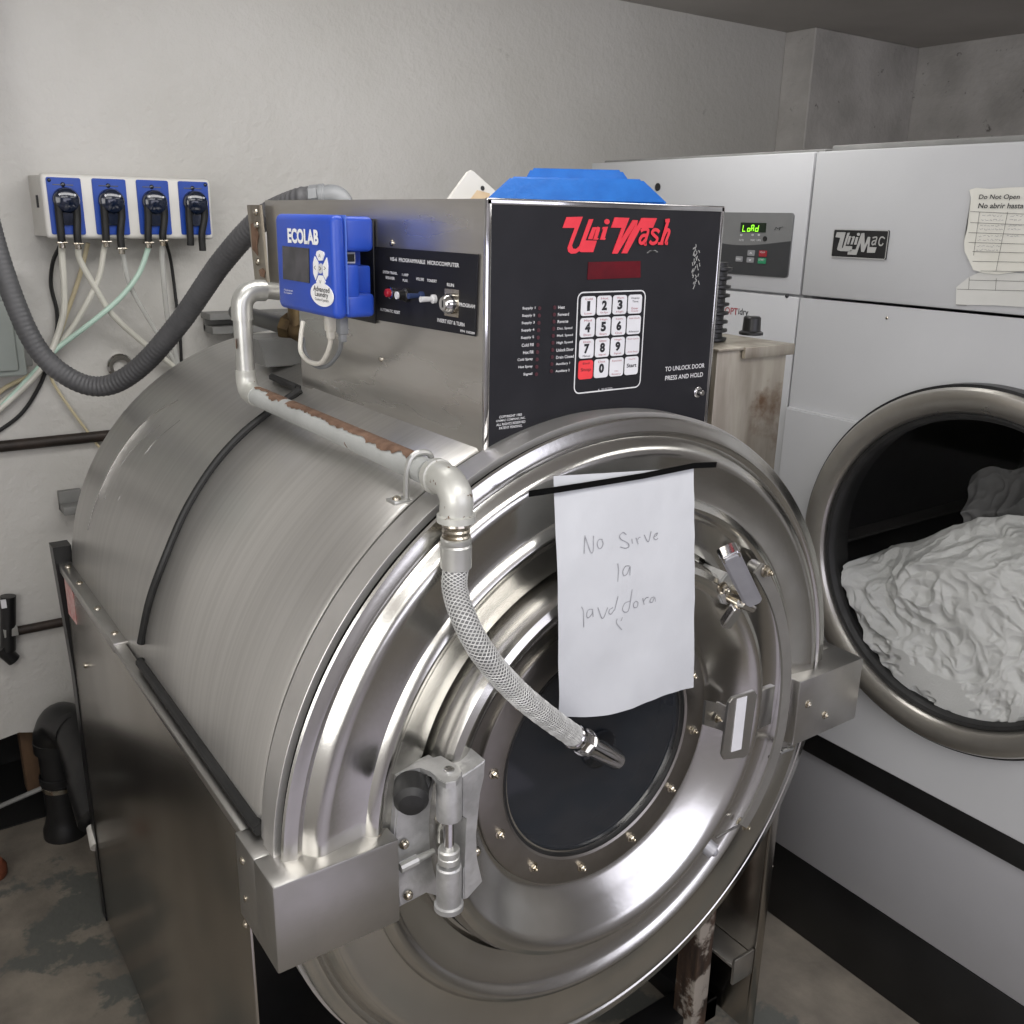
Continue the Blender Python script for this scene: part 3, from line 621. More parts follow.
# ================================================================== things on and round the washer
# blue controller
E = thing('blue_dosing_controller', 'bright blue plastic dosing controller box hung on the side of the steel control box', 'controller', (-.23, .32, 1.372))
x0, x1 = -.252, -.194; ya, yb = .246, .428; za, zb2 = 1.374, 1.498
EF = frame((x0, 0, 0), -Y, Z)
body = build('housing', MB().box((x0, ya, za), (x0+.019, yb, zb2), .008, 4).box((x0+.017, ya+.002, 1.455), (x1, yb-.002, zb2-.001), .007, 3).box((x0+.017, ya+.002, za+.001), (x1, yb-.002, 1.405), .007, 3)
             .box((x0+.017, ya+.002, 1.40), (x1-.022, yb-.01, 1.440), .003).box((x0+.017, ya+.014, 1.40), (x1, yb-.01, 1.438), .003).box((x0+.017, ya+.035, 1.43), (x1-.004, yb-.02, 1.46)), 'blue', E)
build('housing_seam', MB().box((x0+.0180, ya-.0003, za+.006), (x0+.0192, yb, zb2+.0002), .0003), 'blue_edge', body)
build('port', MB().box((x0+.022, ya+.016, 1.4405), (x0+.038, ya+.036, 1.4545), .001), 'print_white', body)
build('port_hole', MB().box((x0+.024, ya+.0145, 1.443), (x0+.036, ya+.017, 1.452)), 'black', body)
k = .1221; e2 = lambda x, y: in2d(at(270+x*k, 205+y*k, 'x', x0), EF)
def ebox(x0_, y0_, x1_, y1_):
    a, b = e2(x0_, (y0_+y1_)/2), e2(x1_, (y0_+y1_)/2); c_ = e2((x0_+x1_)/2, y1_); d = e2((x0_+x1_)/2, y0_); return (a[0], c_[1], b[0], d[1])
build('screen', MB().prism([e2(105, 335), e2(322, 355), e2(328, 640), e2(112, 605)], EF, .0002, .001), 'screen', E)
mb = MB(); text(mb, 'ECOLAB', ebox(150, 195, 402, 320), EF, .001, .045)
text(mb, 'Manufactured', ebox(122, 690, 190, 705), EF, .001); text(mb, 'by Supplier', ebox(122, 712, 188, 730), EF, .001)
build('brand_lettering', mb, 'bright_print', E)
pad = None
for poly in ([(410, 370), (445, 385), (450, 410), (435, 455), (405, 455), (383, 405), (390, 380)], [(372, 420), (400, 470), (398, 560), (380, 612), (362, 560), (360, 470)], [(470, 430), (480, 500), (478, 580), (462, 612), (442, 570), (442, 490)], [(405, 575), (435, 578), (460, 630), (440, 665), (400, 655), (385, 630)]):
    pad = build('pad_button', MB().prism([e2(*p) for p in poly], EF, .0002, .0014), 'bright_print', E)
pad = build('pad_button', MB().prism([e2(420+18*math.cos(a*PI/8), 520+42*math.sin(a*PI/8)) for a in range(16)], EF, .0002, .0014), 'print_white', E)
mb = MB(); text(mb, '>', ebox(411, 500, 430, 540), EF, .0017, .02); text(mb, '<', ebox(370, 495, 384, 530), EF, .0017); text(mb, '>', ebox(450, 500, 466, 535), EF, .0017)
text(mb, 'A', ebox(406, 400, 424, 430), EF, .0017); text(mb, 'V', ebox(412, 615, 430, 645), EF, .0017); build('pad_symbol', mb, 'rule', pad)
lb_ = build('oval_label', MB().prism([e2(432+92*math.cos(a*PI/16)+10*math.sin(a*PI/16), 735+98*math.sin(a*PI/16)+14*math.cos(a*PI/16)) for a in range(32)], EF, .0002, .0012), 'bright_print', E, 'white oval label')
mb = MB(); text(mb, 'Advanced', ebox(365, 668, 495, 712), EF, .0016, .01); text(mb, 'Laundry', ebox(378, 712, 485, 765), EF, .0016, .01); text(mb, 'Control System', ebox(378, 765, 488, 795), EF, .0016)
build('label_lettering', mb, 'ink', lb_)
build('reflection_plate', MB().box((BX0-.004, .288, 1.362), (BX0-.001, yb-.02, 1.494), .001), 'black', E)  # thin black plate standing in for the dark reflection beside the housing
build('mount_stud', MB().box((x1-.001, yb-.05, 1.40), (BX0-.003, yb-.03, 1.48), .001), 'black', E)
for i, (xx, yy, m_) in enumerate(((330, 328, 'cable_white'), (342, 330, 'grey_fit'))):
    p = at(xx, yy-9, 'x', -.228); p.z = za+.002
    plug = build('cable_plug', MB().box((p.x-.006, p.y-.007, za-.022), (p.x+.006, p.y+.007, za+.002), .002).box((p.x-.0045, p.y-.005, za-.032), (p.x+.0045, p.y+.005, za-.02), .002), m_, E)
    end = ((300, 342), (352, 360))[i]
    if i == 0: pts = [p+Vector((0, 0, -.02)), at(330, 345, 'x', -.226), at(322, 362, 'x', -.224), at(310, 362, 'x', -.22), at(301, 352, 'x', -.21), at(301, 336, 'x', -.20), at(303, 322, 'x', -.19)]
    else: pts = [p+Vector((0, 0, -.02)), at(339, 352, 'x', -.22), at(327, 366, 'x', -.218), at(314, 365, 'x', -.21), at(305, 352, 'x', -.20), at(303, 338, 'x', -.195)]
    tag(build('control_cable', MB().tube(crom(pts, 8), .0034 if i == 0 else .003, 10), m_ if i else 'cable_white'),
        ('thick white cable looping under the blue controller from its left plug', 'thinner grey cable looping under the blue controller from its right plug')[i], 'cable')

# galvanised fill pipe
Pp = thing('fill_pipe', 'galvanised water pipe with peeling paint running along the drum top to the braided hose', 'pipe', (-.26, .25, 1.20))
zt_, zl = 1.382, 1.238; yv = .548; r_ = .0138; xv = -.262
top = [(-.17, yv, zt_+.006), (-.20, yv, zt_+.006), (-.235, yv, zt_+.006), (xv+.012, yv, zt_+.003), (xv+.003, yv, zt_-.008), (xv, yv, zt_-.03)]
build('upper_elbow', MB().tube(crom([(-.225, yv, zt_+.006), (-.24, yv, zt_+.006), (xv+.011, yv, zt_+.002), (xv+.002, yv, zt_-.009), (xv, yv, zt_-.025), (xv, yv, zt_-.036)], 5), .0158, 18), 'pipe', Pp)
build('upper_pipe', MB().tube([(-.06, yv+.02, zt_-.005), (-.18, yv+.012, zt_), (-.215, yv+.003, zt_+.005), (-.23, yv, zt_+.006)], r_*.9, 16), 'pipe', Pp)
build('vertical_pipe', MB().tube([(xv, yv, zt_-.03), (xv, yv, zl+.02)], r_, 18), 'pipe', Pp)
p = at(246, 347, 'x', xv-.014)
build('rust_patch', MB().prism(circ((0, 0), .006, 12), (Vector((xv-.0135, yv-.0075, p.z)), Vector((-.45, -.9, 0)).normalized()*.75, Z*1.3, Vector((-.9, .45, 0))), 0.0005, .001), 'rust_spot', Pp)
build('lower_elbow', MB().tube(crom([(xv, yv, zl+.034), (xv, yv, zl+.02), (xv, yv-.006, zl+.006), (xv, yv-.02, zl), (xv, yv-.045, zl)], 5), .0155, 18), 'chip_pipe', Pp)
build('long_pipe', MB().tube([(xv, yv-.04, zl), (xv, .25, zl-.001), (xv, .0, zl-.002)], r_*1.05, 18), 'paint_pipe', Pp)
mb = MB(); n_ = 150; L = []
for i in range(n_+1):
    y_ = .505-.475*i/n_; t_ = i/n_
    w0 = noise.noise(Vector((y_*30, 1, 0)))*18+noise.noise(Vector((y_*90, 4, 0)))*14
    a0 = 138-8*math.sin(t_*7)+w0*1.4-(14 if .42 < t_ < .8 else 0)-(26 if t_ < .12 else 0); a1 = 70+noise.noise(Vector((y_*60, 9, 0)))*14-(16 if t_ > .35 else 0)
    if noise.noise(Vector((y_*22, 7, 3))) > .42 or a0-a1 < 2: a0 = a1+1.5
    L.append([mb.bm.verts.new((xv+(r_*1.05+.0005)*math.cos(math.radians(a1+(a0-a1)*k/6)), y_, zl-.001*t_+(r_*1.05+.0005)*math.sin(math.radians(a1+(a0-a1)*k/6)))) for k in range(7)])
for a, b in zip(L, L[1:]):
    for k in range(6): mb.bm.faces.new((a[k], a[k+1], b[k+1], b[k]))
build('rust_strip', mb, 'rust_spot', Pp, 'brown rust where the paint has peeled')
ye = -.055
build('front_elbow', MB().tube(crom([(xv, -.008, zl-.002), (xv, -.03, zl-.002), (xv, ye+.01, zl-.005), (xv, ye, zl-.016), (xv, ye, zl-.03), (xv, ye, zl-.036)], 5), .0175, 18)
      .lathe([(.0165, 0), (.0205, .001), (.0205, .008), (.0165, .009)], (xv, ye, zl-.042), Z, 20).lathe([(.0165, 0), (.0195, .001), (.0195, .008), (.0165, .009)], (xv, -.012, zl-.002), -Y, 20), 'chip_pipe', Pp)
build('pipe_nipple', MB().lathe([(.0145, 0), (.0155, .003), (.0140, .005), (.0155, .009), (.0140, .011), (.0155, .015), (.014, .020)], (xv, ye, zl-.060), Z, 20, cap0=True), 'bolt', Pp)
mb = MB().tube(crom([(xv-.0175, .02, zl-.034), (xv-.0175, .02, zl-.026), (xv-.017, .02, zl-.012), (xv-.0155, .02, zl), (xv-.010, .02, zl+.012), (xv, .02, zl+.0160), (xv+.012, .02, zl+.013), (xv+.0165, .02, zl), (xv+.018, .02, zl-.008)], 4), .0035, 8)
mb.box((xv-.037, .010, zl-.036), (xv-.016, .030, zl-.032), .001)
clamp = build('pipe_clamp', mb, 'pipe', Pp)
build('bolt', MB().dome(Vector((xv-.029, .02, zl-.032)), Z, .005, .004), 'bolt', clamp)
# braided hose
HS = thing('braided_hose', 'grey braided hose curving from the pipe elbow down to the door window', 'hose', (-.1, -.07, .83))
zA = zl-.062
endp = Vector((AX+.004, -.040, AZ-.003))
hp = crom([(xv, ye, zA-.028), at(455, 590, 'y', -.062), at(467, 625, 'y', -.085), at(488, 660, 'y', -.10), at(518, 693, 'y', -.10), at(550, 719, 'y', -.088), at(577, 738, 'y', -.066)], 12)
build('hose_body', MB().tube(hp, .0128, 24), 'braid_dark', HS)
br = MB(); n = len(hp)
# woven strands: two families of helices lying on the hose
acc = [0]
for a, b in zip(hp, hp[1:]): acc.append(acc[-1]+(b-a).length)
T = [(hp[min(i+1, n-1)]-hp[max(i-1, 0)]).normalized() for i in range(n)]
N_ = []; nv = (X-T[0]*X.dot(T[0])).normalized()
for i in range(n):
    nv = (nv-T[i]*nv.dot(T[i])).normalized(); N_.append(nv.copy())
def samp(s):
    for i in range(n-1):
        if acc[i+1] >= s or i == n-2:
            f = (s-acc[i])/(acc[i+1]-acc[i]); p = hp[i].lerp(hp[i+1], f); t = T[i].lerp(T[i+1], f).normalized(); q_ = N_[i].lerp(N_[i+1], f); q_ = (q_-t*q_.dot(t)).normalized()
            return p, t, q_
tot = acc[-1]; turns = tot/.052; ns = int(tot/.0022)
for sgn in (1, -1):
    for j in range(12):
        L = []
        for i in range(ns+1):
            s = tot*i/ns; p, t, q_ = samp(s); b_ = t.cross(q_)
            a = sgn*2*PI*turns*i/ns+2*PI*j/12
            L.append(p+(q_*math.cos(a)+b_*math.sin(a))*(.0133+.00025*math.sin(i*2.2+j*PI+(0 if sgn > 0 else PI))))
        br.tube(L, .00064, 4, cap=False)
build('hose_braid', br, 'braid', HS)
build('upper_ferrule', MB().lathe([(.0135, 0), (.0165, .002), (.0168, .026), (.0155, .028), (.0165, .030), (.0165, .034), (.014, .036)], (xv, ye, zA-.032), Z, 24, cap0=True, cap1=True), 'pipe', HS)
a = hp[-1]-T[-1]*.004; ax_ = (endp-a).normalized(); ln = (endp-a).length
build('lower_ferrule', MB().lathe([(.0145, -.010), (.0160, -.008), (.0160, .0), (.0150, .002)], a, ax_, 24, cap0=True)
      .lathe([(.0158, .002), (.0155, .024), (.0145, .026)], a, ax_, 8, cap1=True).lathe([(.0175, .025), (.0175, .031), (.0155, .033)], a, ax_, 24, cap0=True, cap1=True)
      .lathe([(.0140, .033), (.0140, ln-.002), (.012, ln+.005), (.008, ln+.006)], a, ax_, 20, cap1=True), 'chrome', HS)
build('window_fitting', MB().lathe([(.028, 0), (.028, .003), (.025, .004)], (AX, -.0105, AZ), -Y, 28, cap1=True), 'clear_disc', HS)
build('fitting_stem', MB().lathe([(.0105, 0), (.0105, .032)], (AX, -.0135, AZ), -Y, 18, cap1=True), 'chrome', HS)

# notice and tape
PYn = -.066
NF = (Vector((0, PYn, 0)), X, Z, -Y)
n2 = lambda x, y: in2d(at(x, y, 'y', PYn), NF)
cor = [n2(553, 476), n2(693, 467.5), n2(692, 688), n2(559, 717)]
mb = MB(); nu, nv_ = 28, 44; G = []
botc = lambda u: -.006*math.sin(u*PI*1.1)-.004*math.sin(u*2*PI)
for j in range(nv_+1):
    row = []; v = j/nv_
    for i in range(nu+1):
        u = i/nu
        a = Vector(cor[0]).lerp(Vector(cor[1]), u); b = Vector(cor[3]).lerp(Vector(cor[2]), u)
        p = a.lerp(b, v); p.y += botc(u)*v**3
        nzv = noise.noise(Vector((u*3.1, v*4.2, 1.7)))
        dep = .003*nzv*(.3+v)+.010*v*v*math.sin(u*PI)*.5-.0015*abs(noise.noise(Vector((u*6, v*7, 4.))))+.006*(v**4)*(u-.5)
        row.append(mb.bm.verts.new(NF[0]+X*p.x+Z*p.y-Y*(.001+dep+.012*v*(1-v))))
    G.append(row)
for j in range(nv_):
    for i in range(nu): mb.bm.faces.new((G[j][i], G[j+1][i], G[j+1][i+1], G[j][i+1]))
notice = tag(build('paper_notice', mb, 'paper', None, None, 180), 'white paper notice with faint handwriting taped to the round washer door', 'notice')
def paper_pt(x, y):
    """point on the notice surface under a pixel: nearest grid facet along the sheet"""
    p = Vector(n2(x, y)); best = None
    for j in range(nv_):
        for i in range(nu):
            pass
    return p
k = .1172
strokes = [
 [(125, 130), (118, 285)], [(125, 135), (172, 268), (195, 262), (198, 135)], [(275, 165), (245, 165), (230, 200), (240, 238), (262, 240), (280, 205), (270, 170)],
 [(478, 125), (450, 105), (420, 135), (435, 165), (490, 195), (500, 225), (470, 240), (425, 228)], [(525, 160), (530, 200)], [(560, 150), (580, 205)], [(568, 180), (585, 150), (598, 148)], [(630, 125), (665, 185), (690, 95)], [(712, 145), (735, 130), (745, 110), (725, 120), (712, 150), (728, 168), (748, 155)],
 [(405, 370), (412, 430), (405, 525)], [(505, 390), (470, 395), (448, 440), (460, 475), (490, 450), (510, 395), (508, 470)],
 [(95, 740), (112, 780), (115, 915)], [(190, 760), (155, 765), (140, 805), (150, 835), (185, 800), (190, 760), (195, 825)], [(235, 745), (275, 840), (320, 745)], [(365, 745), (335, 765), (330, 795), (350, 800), (375, 765)], [(408, 650), (378, 770)],
 [(510, 690), (465, 710), (445, 760), (465, 785), (500, 760), (528, 590)], [(560, 690), (540, 715), (545, 745), (570, 740), (578, 705), (560, 690)], [(618, 665), (630, 722)], [(625, 695), (645, 665), (668, 658)], [(715, 655), (690, 665), (680, 695), (700, 700), (720, 660), (728, 695)],
 [(400, 840), (395, 880), (440, 935)], [(445, 830), (432, 860)]]
mb = MB()
from mathutils.bvhtree import BVHTree
bvh = BVHTree.FromPolygons([v.co.copy() for v in notice.data.vertices], [tuple(p.vertices) for p in notice.data.polygons])
for i, st in enumerate(strokes):
    pts = [at(570+x*k, 520+y*k, 'y', PYn) for x, y in st]
    if len(pts) > 2: pts = crom(pts, 5)
    else: pts = [pts[0].lerp(pts[1], t_/6) for t_ in range(7)]
    o2 = []
    for p in pts:
        d = (p-CAM).normalized(); hit = bvh.ray_cast(CAM, d)[0]
        if hit: o2.append(hit)
    L = []
    for a in range(len(o2)):
        t = (o2[min(a+1, len(o2)-1)]-o2[max(a-1, 0)]); t = Vector((t.x, 0, t.z)).normalized() if t.length > 1e-7 else X
        m_ = Vector((-t.z, 0, t.x))*.00055
        L.append([mb.bm.verts.new(o2[a]+m_*s-Y*.0006) for s in (-1, 1)])
    for a, b in zip(L, L[1:]): mb.bm.faces.new((a[0], b[0], b[1], a[1]))
build('handwriting', mb, 'pencil', notice)
a, b = n2(527, 493), n2(714, 464)
tp = [n2(x, y) for x, y in ((527, 493), (552, 488.5), (600, 481), (640, 474.5), (667, 469), (690, 464.5), (714, 464))]
mb = MB(); L = []
for i, p in enumerate(tp):
    t = (Vector(tp[min(i+1, 6)])-Vector(tp[max(i-1, 0)])).normalized(); m_ = Vector((-t.y, t.x))*.0034
    dd = .006 if 0 < i < 6 else .003
    L.append([mb.bm.verts.new(Vector((p[0]+m_.x*s, PYn-dd-e, p[1]+m_.y*s))) for s, e in ((-1, 0), (1, 0), (1, .0012), (-1, .0012))])
for a, b in zip(L, L[1:]):
    for k_ in range(4): mb.bm.faces.new((a[k_], a[(k_+1) % 4], b[(k_+1) % 4], b[k_]))
mb.bm.faces.new(L[0]); mb.bm.faces.new(L[-1][::-1])
tag(build('black_tape', mb, 'gap_black'), 'strip of black tape holding the paper notice across its top', 'tape')

# blue tray upside down + white plate on top of the control box
ty0, ty1 = .06, .46; tx0, tx1 = -.155, .180; zt0 = BZ1+.0015
tO = at(577, 201, 'y', .13); sc_ = (tO-CAM).dot(_f)/F
tu = Vector((_r.x, _r.y, 0)).normalized(); tv = Vector((-tu.y, tu.x, 0))
def frust(mb, x0, x1, y0, y1, z0_, X0, X1, Y0, Y1, z1_):
    P = lambda x, y, z: Vector((tO.x, tO.y, BZ1+.0015))+tu*x+tv*y+Z*z
    a = [mb.bm.verts.new(P(x, y, z0_)) for x, y in ((x0, y0), (x1, y0), (x1, y1), (x0, y1))]
    b = [mb.bm.verts.new(P(x, y, z1_)) for x, y in ((X0, Y0), (X1, Y0), (X1, Y1), (X0, Y1))]
    fs = [mb.bm.faces.new(a[::-1]), mb.bm.faces.new(b)]
    for i in range(4): fs.append(mb.bm.faces.new((a[i], a[(i+1) % 4], b[(i+1) % 4], b[i])))
    bmesh.ops.bevel(mb.bm, geom=list({e for f in fs for e in f.edges}), offset=.003, segments=2, affect='EDGES')
mb = MB(); frust(mb, -92*sc_, 92*sc_, 0, .15, 0, -66*sc_, 66*sc_, .022, .128, 24*sc_)
frust(mb, -52*sc_, 54*sc_, .03, .12, 22*sc_, -46*sc_, 46*sc_, .036, .114, 33*sc_)
tag(build('blue_tray', mb, 'tray_blue'), 'bright blue plastic tray upside down on top of the control box', 'tray')
pf_o = at(472, 199, 'y', .40)
mb = MB(); r2 = .5
pf = (Vector((pf_o.x, .40, BZ1+.0015)), X, (Z+Y*.15).normalized(), Vector((0, -1, .15)).normalized())
wp = tag(build('white_plate', MB().prism([(-.048, 0), (.055, 0), (.050, .012), (.006, .044), (.0, .0465), (-.006, .044)], pf, 0, .004, .001), 'white_plastic'), 'white plastic plate with a hole leaning behind the blue tray on the control box', 'plate')
build('hole', MB().prism(circ((.018, .021), .0035, 14), pf, .0041, .0046), 'black', wp)
build('stain', MB().prism([(-.006, .004), (.03, .004), (.03, .014), (.008, .018)], pf, .0041, .0044), 'stain', wp)

# flexible conduit hose with fitting
hz = crom([at(316, 199, 'y', .72), at(298, 201, 'y', .74), at(262, 219, 'y', .82), at(222, 262, 'y', .93), at(180, 322, 'y', 1.05), at(140, 367, 'y', 1.14), at(105, 386, 'y', 1.2), at(70, 378, 'y', 1.24), at(35, 345, 'y', 1.27), at(5, 275, 'y', 1.30), at(-18, 190, 'y', 1.33), at(-30, 100, 'y', 1.38), at(-24, 0, 'y', 1.42), at(-20, -90, 'y', 1.44), Vector((at(-20, -90, 'y', 1.44).x, 1.44, ZC))], 50)
pl = [0]
for a, b in zip(hz, hz[1:]): pl.append(pl[-1]+(b-a).length)
CH = thing('conduit_hose', 'thick grey ribbed flexible conduit looping from the control box across the back wall', 'hose', (-.3, 1.2, 1.1))
build('ribbed_tube', MB().tube(hz, .021, 14, radii=[.0205+.0006*math.sin(s/.0095*2*PI) for s in pl]), 'grey_plastic', CH)
pa_, pb2 = at(310, 199, 'y', .72), at(330, 197, 'y', .70)
d_ = (pb2-pa_).normalized()
fit = build('conduit_fitting', MB().lathe([(.020, 0), (.022, .002), (.022, .016), (.020, .018)], pa_, d_, 8, cap0=True, cap1=True).lathe([(.0225, .018), (.0225, .026), (.020, .028)], pa_, d_, 20, cap0=True, cap1=True)
      .tube(crom([pa_+d_*.026, pa_+d_*.040, pa_+d_*.052+Vector((0, 0, -.008)), pa_+d_*.058+Vector((0, 0, -.026)), pa_+d_*.060+Vector((0, 0, -.06))], 5), .0195, 16), 'grey_fit', CH)

# things behind the control box on the drum
p0, p1 = at(262, 318, 'y', .74), at(292, 327, 'y', .69)
VP = thing('supply_pipe', 'dark water supply pipe with brass elbow behind the grey fill pipe', 'pipe', (p1.x, p1.y, 1.27))
build('iron_pipe', MB().tube([at(236, 312, 'y', 1.2), p1], .0165, 14), 'pvc_black', VP)
build('brass_elbow', MB().tube([at(286, 326, 'y', .70), at(303, 331, 'y', .67), at(309, 333, 'y', .66)], .021, 16).tube([at(300, 333, 'y', .675), at(299, 306, 'y', .675)], .019, 16).lathe([(.023, 0), (.023, .02)], at(285, 326, 'y', .70), (p1-p0), 8, cap0=True, cap1=True), 'brass', VP)
bt = at(285, 372, 'y', .70)
mb = MB().prism([(-.075, .046), (.075, .046), (.062, 0), (-.062, 0)], (Vector((bt.x+.02, .70, 1.253)), X, Z, -Y), -.06, .03, .002)
tag(build('drip_tray', mb, 'grime'), 'small grey tapered tray wedged behind the control box on the drum', 'tray')
tag(build('wall_channel', MB().box((at(208, 320, 'y', 1.46).x, 1.43, at(230, 332, 'y', 1.46).z), (at(300, 320, 'y', 1.46).x, 1.498, at(230, 325, 'y', 1.46).z)).box((at(206, 320, 'y', 1.46).x, 1.43, at(208, 319, 'y', 1.46).z), (at(300, 320, 'y', 1.46).x, 1.498, at(208, 313, 'y', 1.46).z)).box((at(208, 320, 'y', 1.46).x, 1.485, at(230, 330, 'y', 1.46).z), (at(300, 320, 'y', 1.46).x, 1.498, at(208, 315, 'y', 1.46).z)), 'grime'), 'grey steel channel bracket on the back wall above the drum', 'bracket')
tag(build('rubber_strip', MB().tube([oncyl(272, 377, .458), oncyl(298, 388, .458)], .006, 6), 'rubber'), 'short black rubber strip lying on the drum beside the control box', 'strip')

# ribbed black hose and galvanised supply box right of the control box
gx0, gx1, gy0, gy1, gz1 = .235, .372, .06, .30, 1.325
gz = at(750, 349, 'y', gy0).z
SB = thing('steel_supply_box', 'weathered galvanised steel box standing between the washer control box and the dryers', 'box', (.33, .18, .9))
gxa, gxb = at(717, 360, 'y', gy0).x, at(787, 352, 'y', gy0).x
build('box_body', MB().box((gxa, gy0, .95), (gxb, gy1, gz), .002), 'galv', SB)
lid = build('lid', MB().box((gxa-.004, gy0-.006, gz), (gxb+.004, gy1, gz+.004), .001).box((at(741, 350, 'y', gy0).x, gy0-.009, gz-.012), (gxb+.006, gy0-.002, gz+.004), .001), 'galv', SB)
kp = at(751, 333, 'y', .16); kp.z = gz+.004
build('lid_knob', MB().lathe([(.019, 0), (.019, .004), (.0145, .006), (.0135, .026), (.012, .028)], kp, Z, 12, cap0=True, cap1=True), 'black', lid, 'black knob')
ca = at(719, 331, 'y', .13); cz0 = gz+.004
mb = MB(); zz = cz0
ctop = at(724, 262, 'y', .13).z
prof = []
nr = 9; hh = (ctop-cz0)/nr
for i in range(nr): prof += [(.016, i*hh), (.0225, i*hh+.002), (.0225, i*hh+hh*.45), (.016, i*hh+hh*.5)]
xx = at(714, 300, 'y', .13).x
mb.lathe(prof+[(.016, ctop-cz0)], (xx, .13, cz0), Z, 20, cap0=True, cap1=True)
tag(build('ribbed_black_hose', mb, 'black'), 'short upright black ribbed hose beside the control box edge', 'hose')

# ================================================================== chemical dispenser on the back wall
yD = 1.40
D = thing('chemical_dispenser', 'white wall-mounted chemical pump dispenser with four blue pumps', 'dispenser', (-.19, 1.5, 1.44))
DF = (Vector((0, yD, 0)), X, Z, -Y); d2 = lambda x, y: in2d(at(x, y, 'y', yD), DF)
tl, tr, bl_, br_ = d2(40, 172), d2(211, 180), d2(47, 238), d2(214, 240)
dx0, dx1, dz0, dz1 = (tl[0]+bl_[0])/2, (tr[0]+br_[0])/2, (bl_[1]+br_[1])/2, (tl[1]+tr[1])/2
build('case', MB().box((dx0, yD, dz0), (dx1, yD+.028, dz1), .009, 3).prism([(dx0+.004, yD+.02), (dx1-.004, yD+.02), (dx1+.004, 1.5), (dx0-.007, 1.5)], (Vector((0, 0, 0)), X, Y, Z), dz0+.004, dz1-.004), 'white_plastic', D)
build('case_slot', MB().box((dx0-.004, 1.450, 1.50), (dx0+.005, 1.455, 1.525)), 'black', D)
k = 200/1024
faces = [[(105, 62), (282, 66), (312, 356), (136, 356)], [(340, 68), (513, 74), (537, 356), (366, 358)], [(566, 76), (732, 80), (750, 355), (590, 357)], [(780, 84), (935, 86), (950, 356), (802, 358)]]
cen = [(207, 180), (435, 185), (655, 190), (865, 193)]
legs = [((185, 395), (268, 400)), ((412, 390), (490, 425)), ((628, 395), (702, 385)), ((843, 410), (905, 438))]
feet = []
for i, (fp, c_, lg_) in enumerate(zip(faces, cen, legs)):
    q4 = [d2(25+x*k, 165+y*k) for x, y in fp]
    xa = (q4[0][0]+q4[3][0])/2; xb = (q4[1][0]+q4[2][0])/2; z1_ = (q4[0][1]+q4[1][1])/2; z0_ = (q4[2][1]+q4[3][1])/2
    pm = build('pump', MB().prism(rrect(xa, z0_, xb, z1_, .004), DF, 0, .003, .001), 'pump_blue', D)
    cc = d2(25+c_[0]*k, 165+c_[1]*k); cx, cz = (xa+xb)/2, cc[1]
    P3 = lambda x, z, d: DF[0]+X*x+Z*z-Y*d
    build('pump_cover', MB().lathe([(.026, 0), (.026, .014), (.023, .020), (.014, .0245), (.002, .025)], P3(cx, cz, .003), -Y, 28, cap1=True).prism(rrect(cx-.014, cz-.05, cx+.014, cz, .004), DF, .003, .012, .002), 'pump_dark', pm)
    mb = MB(); ft = []
    for s, l_ in zip((-1, 1), lg_):
        e = d2(25+l_[0]*k, 165+l_[1]*k)
        pts = [P3(cx+s*.0165, cz+.006, .014), P3(cx+s*.0175, cz-.01, .015), P3(cx+s*.0175, cz-.032, .012), P3(e[0], dz0+.012, .010), P3(e[0], e[1], .007)]
        mb.tube(crom(pts, 5), .0080, 12); ft.append(P3(e[0], e[1], .007))
    build('pump_tube', mb, 'rubber', pm); feet.append(ft)
    mb = MB().dome(P3(cx-.002, z1_-.014, .003), -Y, .005, .003).box((cx-.022, yD-.004, z1_-.0155), (cx+.018, yD-.003, z1_-.0135))
    if i == 0: mb.dome(P3(xa+.006, z1_-.006, .003), -Y, .004, .003)
    if i == 3: mb.dome(P3(xb-.006, z1_-.006, .003), -Y, .004, .003)
    build('pump_knob', mb, 'pump_dark', pm)
    mb = MB()
    for f in ft: mb.box((f.x-.010, f.y-.008, f.z-.003), (f.x+.010, f.y+.008, f.z+.001), .001).tube([f-Z*.002, f-Z*.012], .0065, 10)
    if i < 3: build('hose_clamp', mb, 'bolt', pm)
    build('painted_glint', MB().ribbon([(cx-.016, cz+.012), (cx-.009, cz+.005)], .0034, DF, .0262).ribbon([(cx+.009, cz+.005), (cx+.016, cz+.012)], .0034, DF, .0262), 'print_white', pm)  # highlights painted on the cover as white strips
